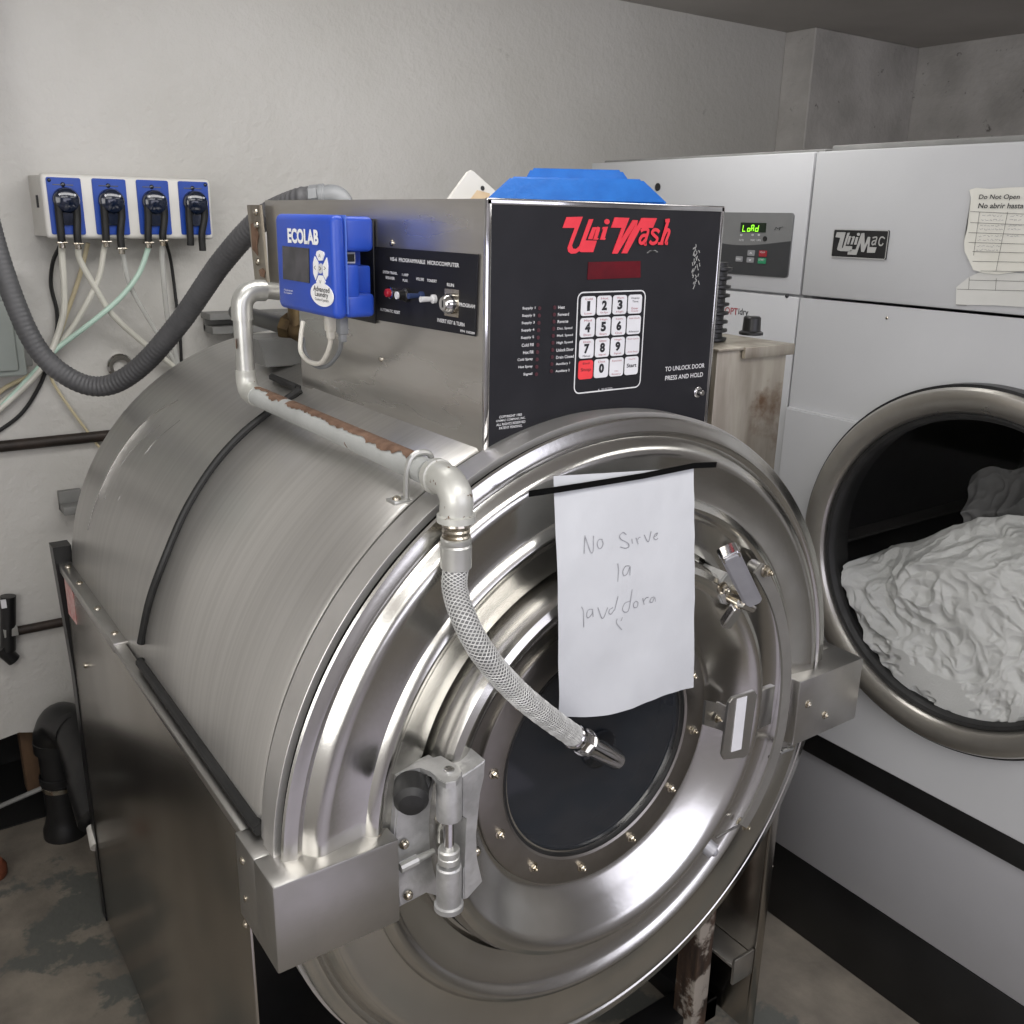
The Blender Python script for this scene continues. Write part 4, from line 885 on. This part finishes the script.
# plumbing tubes; pixel tracks with their depth from the wall
bund = (64, 352)
tr_ = [
 ('milky white supply tube from the first pump running straight down', 'tube_white', .0068, feet[0][0], [(62, 255, 1.41), (64, 285, 1.42), (63, 315, 1.43), (52, 350, 1.44), (38, 372, 1.45), (10, 400, 1.46), (-20, 425, 1.47)]),
 ('milky white supply tube from the first pump crossing diagonally towards the drum', 'tube_white', .0066, feet[0][1], [(80, 260, 1.41), (95, 287, 1.42), (112, 314, 1.44), (140, 340, 1.46), (172, 365, 1.47), (200, 390, 1.47)]),
 ('milky tube from the second pump outlet bending down beside the first pump tubes', 'tube_white', .006, feet[1][0], [(104, 250, 1.41), (98, 280, 1.42), (80, 315, 1.44), (62, 342, 1.45), (42, 366, 1.46), (12, 394, 1.47), (-20, 420, 1.48)]),
 ('thin clear tube slanting from the second pump to the drum', 'tube_clear', .0055, feet[1][1], [(123, 255, 1.41), (130, 285, 1.43), (148, 318, 1.45), (168, 350, 1.47), (185, 380, 1.47)]),
 ('pale green tube sweeping down across the white tubes from the third pump', 'tube_green', .0058, feet[2][0], [(147, 252, 1.40), (138, 275, 1.41), (118, 300, 1.42), (88, 325, 1.43), (58, 348, 1.44), (40, 366, 1.45), (10, 398, 1.46), (-20, 428, 1.47)]),
 ('clear tube hanging straight down from the third pump beside the black cord', 'tube_clear', .006, feet[2][1], [(162, 255, 1.41), (164, 285, 1.43), (168, 320, 1.46), (175, 350, 1.47), (182, 385, 1.47)]),
]
for lab, m_, r2, st, pth in tr_:
    tag(build('supply_tube', MB().tube(crom([st-Z*.004]+[at(x, y, 'y', yy) for x, y, yy in pth], 8), r2, 10), m_), lab, 'tube', 'tubes below the chemical dispenser')
tag(build('supply_tube', MB().tube(crom([at(x, y, 'y', yy) for x, y, yy in ((88, 243, 1.46), (80, 275, 1.475), (68, 310, 1.475), (55, 345, 1.475), (35, 372, 1.48), (5, 388, 1.485), (-20, 410, 1.485))], 8), .005, 10), 'tube_amber'), 'amber tinted tube behind the white ones running towards the grey wall box', 'tube', 'tubes below the chemical dispenser')
tag(build('thin_wall_cord', MB().tube(crom([at(x, y, 'y', yy) for x, y, yy in ((50, 368, 1.485), (53, 382, 1.49), (70, 408, 1.49), (97, 444, 1.49), (110, 460, 1.49))], 8), .0032, 8), 'tube_amber'), 'thin beige cord running down the wall behind the drum', 'cord')
tag(build('power_cord', MB().tube(crom([at(x, y, 'y', yy) for x, y, yy in ((60, 246, 1.45), (53, 262, 1.47), (51, 285, 1.49), (57, 312, 1.49), (56, 335, 1.49), (48, 362, 1.49), (40, 385, 1.49), (20, 415, 1.49), (-15, 440, 1.49))], 8), .0042, 8), 'cord'), 'black power cord drooping in a curve down the wall below the first pump', 'cord')
tag(build('power_cord', MB().tube(crom([at(x, y, 'y', yy) for x, y, yy in ((166, 242, 1.46), (171, 262, 1.485), (176, 300, 1.49), (180, 335, 1.49), (182, 375, 1.49))], 8), .0038, 8), 'cord'), 'black power cord hanging straight down below the third dispenser pump', 'cord')
ec = at(120, 366, 'y', 1.5)
tag(build('wall_escutcheon', MB().lathe([(.030, 0), (.030, .008), (.026, .012), (.018, .012), (.018, .002)], ec, -Y, 28, cap1=False), 'chrome'), 'round chrome pipe collar on the back wall beneath the dispenser', 'collar')

# grey junction box, left edge
jb = lambda x, y: at(x, y, 'y', 1.40)
J = thing('junction_box', 'grey-green metal electrical box on the wall behind the looping conduit hose', 'electrical box', (-.6, 1.5, 1.0))
j0, j1 = jb(22, 376), jb(22, 290)
build('box_body', MB().box((j0.x-.25, 1.40, j0.z), (j0.x+.012, 1.498, j1.z+.012), .006), 'grey_box', J)
build('cover', MB().box((j0.x-.24, 1.392, j0.z+.012), (j0.x-.004, 1.402, j1.z-.02), .006), 'grey_box', J)
build('mount_tab', MB().box((j0.x+.004, 1.47, j1.z-.01), (j0.x+.026, 1.498, j1.z+.028), .002), 'grime', J)
build('side_fitting', MB().box((j0.x+.012, 1.46, j0.z+.01), (j0.x+.034, 1.498, j0.z+.09), .004), 'grime', J)
# horizontal pipes on the wall
for (xa, ya_), (xb, yb_), r2, lab in (((-60, 452), (110, 436), .013, 'dark iron pipe running along the back wall at mid height'), ((5, 634), (90, 616), .011, 'dark iron pipe low on the back wall beside the brass valve')):
    a, b = at(xa, ya_, 'y', 1.488), at(xb, yb_, 'y', 1.488); zz = (a.z+b.z)/2; a.z = b.z = zz; b.x += .6
    tag(build('iron_pipe', MB().tube([a, b], r2, 14), 'dark_pipe'), lab, 'pipe')
V = thing('valve', 'black shut-off valve with brass threads on the low iron wall pipe', 'valve', at(8, 640, 'y', 1.45))
v = lambda x, y: at(x, y, 'y', 1.482)
build('valve_body', MB().tube([v(8, 596), v(8, 650)], .017, 14).tube([v(0, 648), v(14, 660)], .016, 12), 'pvc_black', V)
build('valve_nut', MB().tube([v(3, 632), v(17, 629)], .018, 6), 'pipe', V)
build('thread', MB().lathe([(.012, 0), (.013, .004), (.011, .006), (.013, .010), (.011, .012), (.012, .018)], v(5, 655), v(15, 659)-v(5, 655), 12, cap0=True, cap1=True), 'brass', V)
build('valve_tag', MB().box((v(0, 603).x, 1.462, v(0, 606).z), (v(5, 600).x, 1.467, v(5, 597).z)), 'key', V)
tag(build('wall_bracket', MB().box((at(62, 510, 'y', 1.46).x, 1.44, at(62, 514, 'y', 1.46).z), (at(62, 510, 'y', 1.46).x+.06, 1.498, at(62, 506, 'y', 1.46).z), .002).box((at(62, 510, 'y', 1.46).x, 1.48, at(62, 514, 'y', 1.46).z), (at(62, 510, 'y', 1.46).x+.05, 1.498, at(62, 494, 'y', 1.46).z), .002), 'grime'), 'small grey strut bracket on the wall just behind the round drum back', 'bracket')
mb = MB()
# drain
DR = thing('drain_pipe', 'black plastic drain pipe elbow standing on the floor behind the washer', 'drain pipe', (at(60, 780, 'y', 1.445).x, 1.445, 0))
yd = 1.445; xd = at(60, 780, 'y', yd).x
build('stand_pipe', MB().lathe([(.054, 0), (.053, .02), (.046, .035), (.041, .06), (.041, .25)], (xd, yd, 0), Z, 24, cap0=True), 'pvc_black', DR)
build('pipe_collar', MB().lathe([(.043, 0), (.046, .002), (.046, .018), (.043, .02)], (xd, yd, .150), Z, 24), 'pvc_black', DR)
build('pipe_collar', MB().lathe([(.043, 0), (.049, .003), (.049, .03), (.043, .033)], (xd, yd, .235), Z, 24), 'pvc_black', DR)
build('clamp_band', MB().lathe([(.0425, 0), (.044, .001), (.044, .012), (.0425, .013)], (xd, yd, .132), Z, 24), 'bolt', DR)
s0, s1 = at(76, 733, 'y', 1.32), at(102, 818, 'y', 1.10)
build('drain_elbow', MB().tube(crom([(xd, yd, .245), (xd+.002, yd-.004, .28), at(62, 722, 'y', 1.39), s0], 6), .048, 22), 'pvc_black', DR)
build('sloping_pipe', MB().tube([s0+(s0-s1)*.12, s0.lerp(s1, .62)], .045, 22).tube([s0.lerp(s1, .58), s1], .050, 22), 'pvc_black', DR)
tag(build('pipe_end', MB().tube([at(97, 826, 'y', 1.10), at(101, 846, 'y', 1.06)], .022, 14), 'putty'), 'white broken pipe end beside the drain pipe at the washer foot', 'pipe')
tag(build('wood_block', MB().box((at(20, 745, 'y', 1.62).x, 1.60, .04), (at(44, 745, 'y', 1.62).x, 1.66, .36), .004), 'wood'), 'weathered wooden stud showing in the gap beneath the wall', 'wood stud')
tag(build('floor_rod', MB().tube([at(-20, 815, 'y', 1.50), at(42, 788, 'y', 1.46)], .006, 8), 'grime'), 'thin grey rod slanting along the wall gap to the drain pipe base', 'rod')
tag(build('orange_stopper', MB().lathe([(.02, 0), (.026, .01), (.026, .03), (.018, .045)], (at(-5, 870, 'z', .02).x, at(-5, 870, 'z', .02).y, 0), Z, 16, cap0=True, cap1=True), 'orange'), 'small rusty orange stopper on the floor near the black drain pipe', 'stopper')

# ================================================================== dryers
XD = .77; TOP = 1.628; YS = .352
RF = frame((XD, 0, 0), -Y, Z)
r2d = lambda x, y, d=XD: in2d(at(x, y, 'x', d), RF)
def dbox(x0_, y0_, x1_, y1_, d=XD):
    a, b = r2d(x0_, (y0_+y1_)/2, d), r2d(x1_, (y0_+y1_)/2, d); c_ = r2d((x0_+x1_)/2, y1_, d); e = r2d((x0_+x1_)/2, y0_, d); return (a[0], c_[1], b[0], e[1])
# left dryer
DL = thing('tumble_dryer', 'white tumble dryer with lit green display behind the washer control box', 'dryer', (1.2, .68, 0))
yA, yB_ = YS+.004, 1.0
build('cabinet', MB().box((XD+.012, yA, .17), (1.7, yB_, TOP-.006), .003), 'enamel', DL)
build('top_panel', MB().box((XD, yA, 1.369), (XD+.02, yB_, TOP), .003), 'enamel', DL)
build('middle_panel', MB().box((XD, yA, .82), (XD+.02, yB_, 1.365), .003), 'enamel', DL)
build('lower_panel', MB().box((XD, yA, .185), (XD+.02, yB_, .817), .003), 'enamel', DL)
build('kick_plate', MB().box((XD+.004, yA, 0), (1.68, yB_, .182), .002), 'kick', DL)
o_ = r2d(658, 187)
build('port_hole', MB().prism(circ(o_, .0085, 16), RF, .0005, .0015), 'black', DL)
bx = dbox(706, 212.5, 792, 275)
p1 = [r2d(x, y) for x, y in ((706, 212), (787, 212.8), (792, 217), (789, 246))]
cpl = build('control_face', MB().prism(rrect(bx[0], bx[1], bx[2], bx[3], .007), RF, .0002, .003, .0008), 'panel_grey', DL)
zs = (bx[1]*.38+bx[3]*.62); wv = [(bx[0]+(bx[2]-bx[0])*i/16, bx[1]+(bx[3]-bx[1])*(.535-.06*math.sin(PI*i/16*1.2))) for i in range(17)]
poly = [(bx[0]+.007, bx[1]+.0005), (bx[2]-.007, bx[1]+.0005), (bx[2]-.0025, bx[1]+.003), (bx[2]-.0005, bx[1]+.007)]+wv[::-1][:-1]+[(bx[0]+.0005, wv[0][1]), (bx[0]+.0005, bx[1]+.007)]
poly[4] = (bx[2]-.0005, poly[4][1])
build('lower_face', MB().prism(poly, RF, .0032, .0036), 'panel_dark', cpl)
k = 140/1024; c3 = lambda x0_, y0_, x1_, y1_: dbox(720+x0_*k, 205+y0_*k, 720+x1_*k, 205+y1_*k, XD-.003)
b = c3(152, 130, 338, 198); build('display', MB().box((b[0], b[1], .0032), (b[2], b[3], .0042), fr=RF), 'lcd', cpl)
# seven-segment LoAd
sg = MB()
def seg(x0_, x1_, ch):
    b = c3(x0_, 148, x1_, 192); w, h = b[2]-b[0], b[3]-b[1]; sh = .12*h
    P = {'bl': (0, 0, 0, .5), 'tl': (0, .5, 0, 1), 'br': (1, 0, 1, .5), 'tr': (1, .5, 1, 1), 'b': (0, 0, 1, 0), 'm': (0, .5, 1, .5), 't': (0, 1, 1, 1)}
    for s in ch.split():
        a = P[s]; sg.ribbon([(b[0]+w*a[0]+sh*a[1], b[1]+h*a[1]), (b[0]+w*a[2]+sh*a[3], b[1]+h*a[3])], .0016, RF, .0046)
seg(170, 190, 'tl bl b'); seg(205, 222, 'bl br b m'); seg(232, 248, 'tl bl tr br t m'); seg(262, 282, 'bl br tr b m')
build('display_digits', sg, 'green_led', cpl)
for x0_, y0_, x1_, y1_, m_ in ((205, 330, 257, 372, 'btn_grey'), (118, 375, 168, 415, 'btn_grey'), (198, 383, 250, 422, 'btn_grey'), (288, 333, 345, 378, 'btn_red'), (280, 388, 338, 430, 'btn_green')):
    b = c3(x0_, y0_, x1_, y1_); build('panel_button', MB().prism(rrect(*b, .0015, 3), RF, .0036, .005, .0005), m_, cpl)
mb = MB(); text(mb, '^', c3(222, 345, 240, 356), RF, .0055, .03); text(mb, 'v', c3(216, 397, 234, 410), RF, .0055, .03); text(mb, 'MENU', c3(125, 388, 160, 402), RF, .0055)
text(mb, 'STOP', c3(298, 340, 335, 352), RF, .0055); text(mb, 'START', c3(288, 394, 330, 408), RF, .0055)
for x0_ in (150, 232, 278): text(mb, 'o', c3(x0_, 212, x0_+16, 226), RF, .0038, .02)
for x0_, s in ((142, 'FILTER'), (226, 'HEAT'), (268, 'COOL')): text(mb, s, c3(x0_, 250, x0_+34, 264), RF, .0038)
build('panel_symbol', mb, 'print_white', cpl)
c_ = c3(310, 228, 350, 266); build('sensor_port', MB().prism(circ(((c_[0]+c_[2])/2, (c_[1]+c_[3])/2), .0052, 16), RF, .0032, .0042), 'black', cpl)
mb = MB(); text(mb, 'M', c3(400, 162, 438, 184), RF, .0038, 0, .5); mb.ribbon([tuple(x) for x in (c3(436, 160, 465, 166)[:2], c3(436, 160, 465, 166)[2:])], .001, RF, .0038); build('small_emblem', mb, 'ink', cpl)
mb = MB(); text(mb, 'OPT', dbox(725, 307.5, 738, 314.5), RF, .0006, .01); build('red_lettering', mb, 'btn_red', DL)
mb = MB(); text(mb, 'idry', dbox(738.5, 308.5, 748.5, 317), RF, .0006, .01); build('dark_lettering', mb, 'ink', DL)
build('top_rail', MB().box((XD+.03, yA, TOP-.007), (1.6, yB_-.01, TOP+.007), .003), 'grime', DL)
build('hinge_screw', MB().dome(at(787, 296, 'x', XD), -X, .004, .003), 'ink', DL)

# right dryer
DRy = thing('tumble_dryer', 'white tumble dryer with round steel-rimmed glass door holding white sheets', 'dryer', (1.2, -.05, 0))
yA, yB_ = -.46, YS
CY, CZ = -.061, .936
ccf = (-CY, CZ)
back = MB().box((1.62, yA, .17), (1.7, yB_, TOP-.006), .002).box((XD+.02, yA, .17), (1.65, yA+.012, TOP-.006)).box((XD+.02, yB_-.012, .17), (1.65, yB_, TOP-.006)).box((XD+.02, yA, TOP-.02), (1.65, yB_, TOP-.006))
build('cabinet', back, 'enamel', DRy)
build('top_rail', MB().box((XD+.03, -.46, TOP-.007), (1.6, YS-.01, TOP+.012), .003), 'grime', DRy)
tp_ = build('top_panel', MB().box((XD, yA, 1.369), (XD+.02, yB_, TOP), .004), 'enamel', DRy)
mb = MB(); plate_hole(mb, (-yB_, .50, -yA, 1.365), ccf, .272, RF, 0); build('front_panel', mb, 'enamel', DRy)
b1 = 1.153; da = math.asin((b1-CZ)/.322)
arc = [(ccf[0]+.322*math.cos(a), ccf[1]+.322*math.sin(a)) for a in [PI-da+(PI+2*da)*i/60 for i in range(61)]]
poly = [(-yB_, .50), (-yA, .50), (-yA, b1)]
poly = [(-yB_+.002, b1)]+arc+[(-yA, b1), (-yA, .50), (-yB_+.002, .50)]
build('raised_panel', MB().prism(poly, RF, 0.0005, .013, .003), 'enamel', DRy)
build('rubber_strip', MB().box((XD-.005, yA, .444), (XD+.02, yB_, .506), .006), 'kick', DRy)
build('lower_panel', MB().box((XD+.006, yA, .185), (XD+.03, yB_, .46), .003), 'enamel_low', DRy)
build('kick_plate', MB().box((XD+.006, yA, 0), (1.68, yB_, .184), .002), 'kick', DRy)
build('panel_screw', MB().dome(at(772, 866, 'x', XD+.006), -X, .004, .002), 'bolt', DRy)
build('panel_screw', MB().dome(at(887, 318, 'x', XD), -X, .003, .002), 'bolt', DRy)
DO = Vector((XD, CY, CZ))
dd = build('door', MB().lathe([(.322, .0), (.322, .028), (.314, .030), (.31, .020), (.31, 0)], DO, -X, 120, loop=True), 'kick', DRy)  # black rim drawn in for the shadow gap round the door ring
build('door_ring', MB().lathe([(.317, .02), (.317, .034), (.313, .040), (.304, .043), (.288, .041), (.278, .034), (.274, .024), (.272, .005)], DO, -X, 160), 'dring', dd)
build('door_gasket', MB().lathe([(.274, .024), (.270, .026), (.265, .024), (.262, .016), (.262, .002), (.274, .0)], DO, -X, 120), 'rubber', dd)
build('door_glass', MB().lathe([(.264, .012), (.001, .012)], DO, -X, 72, cap1=True), 'dryer_glass', dd)
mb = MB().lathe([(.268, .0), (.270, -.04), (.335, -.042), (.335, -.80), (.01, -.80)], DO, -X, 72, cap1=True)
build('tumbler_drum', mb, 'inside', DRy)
bf = at(843, 541, 'x', XD+.06)
build('drum_baffle', MB().box((XD+.05, bf.y, bf.z-.006), (XD+.78, bf.y+.10, bf.z), .002), 'baffle', DRy)
# badge
k = 70/1024; bg = lambda pts: [r2d(825+x*k, 220+y*k, XD-.003) for x, y in pts]
q4 = bg([(130, 130), (940, 150), (885, 580), (85, 545)])
xa = (q4[0][0]+q4[3][0])/2; xb = (q4[1][0]+q4[2][0])/2; z1_ = (q4[0][1]+q4[1][1])/2; z0_ = (q4[2][1]+q4[3][1])/2
badge = build('badge', MB().prism(rrect(xa, z0_, xb, z1_, .003), RF, .0003, .003, .0006), 'black', tp_)
outline(mbo := MB(), rrect(xa+.0008, z0_+.0008, xb-.0008, z1_-.0008, .003), .0016, RF, .0034)
for poly in ([(175, 178), (305, 180), (245, 410), (265, 405), (330, 190), (365, 185), (300, 380), (400, 385), (390, 460), (230, 455), (185, 440), (180, 420), (225, 262), (155, 250)],
             [(335, 470), (395, 430), (450, 432), (535, 195), (578, 190), (582, 370), (630, 245), (665, 250), (650, 395), (755, 400), (730, 480), (615, 478), (630, 330), (570, 470), (530, 465), (525, 330), (460, 510), (330, 505)],
             [(320, 355), (355, 235), (385, 235), (350, 358)], [(380, 248), (435, 235), (437, 258), (405, 358), (375, 358), (405, 262)], [(425, 360), (455, 250), (490, 250), (460, 362)], circ((492, 210), 22, 14)):
    mbo.prism(bg(poly), RF, .0031, .0036)
w_ = .0024
for st in ([(700, 262), (745, 250), (762, 262), (745, 320), (735, 368)], [(745, 300), (705, 310), (690, 345), (705, 362), (735, 340)], [(878, 275), (850, 250), (815, 260), (792, 320), (800, 365), (835, 368), (855, 340)]):
    mbo.ribbon([tuple(v_)[:2] for v_ in crom([Vector((*p_, 0)) for p_ in bg(st)], 4)], w_, RF, .0037)
build('badge_lettering', mbo, 'silver', tp_)

# papers on the right dryer
k = 100/569; cpx = lambda x, y: (924+x*k, 150+y*k)
CF = frame((XD-.002, 0, 0), -Y, Z); c5 = lambda x, y: in2d(at(*cpx(x, y), 'x', XD-.002), CF)
def sheet(name, outline_px, depth, label, m_):
    poly = [c5(*p) for p in outline_px]
    mb = MB(); o, u, v, n = CF
    vs = [mb.bm.verts.new(o+u*p[0]+v*p[1]+n*depth(q)) for p, q in zip(poly, outline_px)]
    f = mb.bm.faces.new(vs); bmesh.ops.triangulate(mb.bm, faces=[f])
    return tag(build(name, mb, m_, None, None, 60), label, 'paper')
low = sheet('log_sheet', [(185, 780), (258, 722), (330, 690), (760, 712), (760, 905), (560, 893), (400, 884), (182, 880)], lambda q: .0006, 'lower ruled paper sheet taped beneath the handwritten log sheet on the dryer', 'low_sheet')
up = sheet('log_sheet', [(265, 228), (300, 215), (380, 222), (480, 214), (760, 205), (780, 690), (560, 690), (420, 708), (345, 700), (288, 682), (265, 630), (238, 575), (235, 515), (262, 420), (272, 330), (275, 272)], lambda q: .004 if q[0] < 290 else .0022, 'cream ruled paper log with handwritten heading taped on the dryer above its door', 'cream_paper')
mb = MB(); text(mb, 'Do Not Open', (*c5(318, 288), *c5(556, 252)), CF, .0050, .012, .1); text(mb, 'No abrir hasta', (*c5(316, 332), *c5(578, 302)), CF, .0050, .012, .1); build('handwriting', mb, 'ink', up)
mb = MB()
for i, y in enumerate((352, 415, 472, 528, 580, 635, 690)): mb.ribbon([c5(272 if i < 2 else 262 if i < 4 else 285 if i < 6 else 330, y-2), c5(760, y+22-3*i)], .0008, CF, .0045)
for x0_, x1_ in ((325, 290), (485, 418)): mb.ribbon([c5(x0_, 352), c5(x1_, 690 if x0_ > 400 else 600)], .0008, CF, .0045)
build('table_rule', mb, 'rule', up)
mb = MB()
for r0, y in enumerate((375, 398, 430, 452, 490, 512, 548, 570)):
    for x0_, w in ((340, 120), (500, 70)):
        if x0_ == 500 and r0 > 4: continue
        x = x0_-r0*5
        while x < x0_-r0*5+w:
            l_ = random.uniform(10, 24); mb.ribbon([c5(x+t_*l_/4, y+random.uniform(-5, 5)) for t_ in range(5)], .0006, CF, .0046); x += l_+random.uniform(4, 9)
build('handwriting', mb, 'pencil', up)
mb = MB()
for y0_, y1_ in ((740, 752), (792, 806)): mb.ribbon([c5(258 if y0_ == 740 else 190, y0_), c5(760, y1_)], .0008, CF, .0012)
mb.ribbon([c5(260, 725), c5(256, 795)], .0008, CF, .0012); mb.ribbon([c5(414, 730), c5(408, 800)], .0008, CF, .0012); mb.ribbon([c5(185, 880), c5(245, 884)], .0012, CF, .0012)
build('table_rule', mb, 'rule', low)

# sheets in the dryer
def ridge(p, oc=4, lac=2.1):
    s = 0; a = 1; t = 0
    for i in range(oc):
        n_ = noise.noise(p); s += a*(1-abs(n_)*2.2)**2; t += a; p = p*lac+Vector((3.1, 1.7, 5.3)); a *= .5
    return s/t
def fold(p):
    a = noise.noise(p); b = noise.noise(p*.9+Vector((5.2, 1.3, 2.8)))
    return max(1-abs(a)*2.6, .75-abs(b)*2.2, 0.0)**.8
def pile(name, fn, nu, nv_, m_, label, cat):
    mb = MB(); G = [[fn(i/nu, j/nv_) for i in range(nu+1)] for j in range(nv_+1)]
    V_ = [[mb.bm.verts.new(p) if p is not None else None for p in r] for r in G]
    for j in range(nv_):
        for i in range(nu):
            q_ = (V_[j][i], V_[j+1][i], V_[j+1][i+1], V_[j][i+1])
            if None not in q_: mb.bm.faces.new(q_)
    return tag(build(name, mb, m_, None, None, 180), label, cat)
topc = [(848, 575), (865, 560), (880, 552), (905, 547), (925, 540), (945, 530), (965, 524), (985, 522), (1010, 520), (1040, 522)]
tz = [in2d(at(x, y, 'x', XD+.10), RF) for x, y in topc]
def top_at(u):
    if u <= tz[0][0]: return tz[0][1]-(tz[0][0]-u)*1.2
    for a, b in zip(tz, tz[1:]):
        if a[0] <= u <= b[0]: return a[1]+(b[1]-a[1])*(u-a[0])/(b[0]-a[0])
    return tz[-1][1]-max(0, u-tz[-1][0])*.35
def fn(s, t):
    u = ccf[0]-.268+.536*s
    if abs(u-ccf[0]) > .262: return None
    zt_ = top_at(u); hw = math.sqrt(max(.0, .263**2-(u-ccf[0])**2)); zb_ = ccf[1]-hw
    if zt_ <= zb_: return None
    z = zb_+(zt_-zb_)*t
    p = Vector((u*6, z*7.5, 2.2)); wq = Vector((noise.noise(p*.6), noise.noise(p*.6+Vector((7, 3, 1))), 0))
    dirp = Vector((u*5+z*3, z*9-u*3.5, .5))+wq*1.3
    d1 = Vector((u*2.6+z*2.2, z*6.5-u*2.6, .5))+wq*.9
    h = .6*fold(d1)+.5*fold(Vector((u*8-z*5, z*11+u*5, 3.))+wq*1.4)+.30*fold(Vector((u*15+z*12, z*20-u*9, 6.))+wq*1.8)+.18*fold(Vector((u*34-z*20, z*38+u*16, 8.))+wq*2)
    depth = .030+.10*t**1.6-.040*h*(.35+.65*min(1, 4*(1-t)))-.012*math.sin(s*PI)
    return Vector((XD+max(-.008, depth+.02), -u, z+.012*(h-.5)*min(1, t*3)))
pile('bed_sheets', fn, 340, 260, 'sheet', 'crumpled heap of white bed sheets behind the round dryer door glass', 'bed sheets')
qa = [in2d(at(x, y, 'x', XD+.16), RF) for x, y in ((963, 478), (1045, 470), (1045, 525), (968, 523))]
def fn2(s, t):
    a = Vector(qa[0]).lerp(Vector(qa[1]), s); b = Vector(qa[3]).lerp(Vector(qa[2]), s); p = b.lerp(a, t)
    h = ridge(Vector((p.x*9+p.y*4, p.y*7-p.x*5, 9.)), 3)
    return Vector((XD+.155-.03*h+.04*t, -p.x, p.y+.008*math.sin(s*9)*t+.012*math.sin(s*3.1)*t))
pile('sheer_cloth', fn2, 70, 50, 'sheer', 'dark grey sheer cloth bunched above the white sheets in the dryer', 'cloth')

# ================================================================== lamps
def area(name, loc, size, power, rot=(0, 0, 0), col=(1, .985, .965)):
    l = bpy.data.lights.new(name, 'AREA'); l.shape = 'RECTANGLE'; l.size, l.size_y = size; l.energy = power; l.color = col
    o = bpy.data.objects.new(name, l); COL.objects.link(o); o.location = loc; o.rotation_euler = rot; return o
area('wall_lamp', (-1.90, -.5, 1.5), (1.15, 2.5), 33, (0, math.radians(-84), math.radians(12)))
area('ceiling_lamp', (.15, .45, 2.09), (1.7, .45), 18, (math.radians(30), 0, 0))
area('ceiling_lamp', (-.5, -1.0, 2.09), (1.3, .6), 17)
area('ceiling_lamp', (1.3, -1.0, 2.09), (1.3, .6), 10)
area('doorway_daylight', (.2, -2.45, 1.55), (2.2, .9), 15, (PI/2, 0, 0), (.86, .86, 1))
w = bpy.data.worlds.new('world'); SC.world = w; w.use_nodes = True
w.node_tree.nodes['Background'].inputs[0].default_value = (.8, .85, 1, 1); w.node_tree.nodes['Background'].inputs[1].default_value = .05
SC.view_settings.view_transform = 'Standard'; SC.view_settings.look = 'None'; SC.view_settings.exposure = 0.14
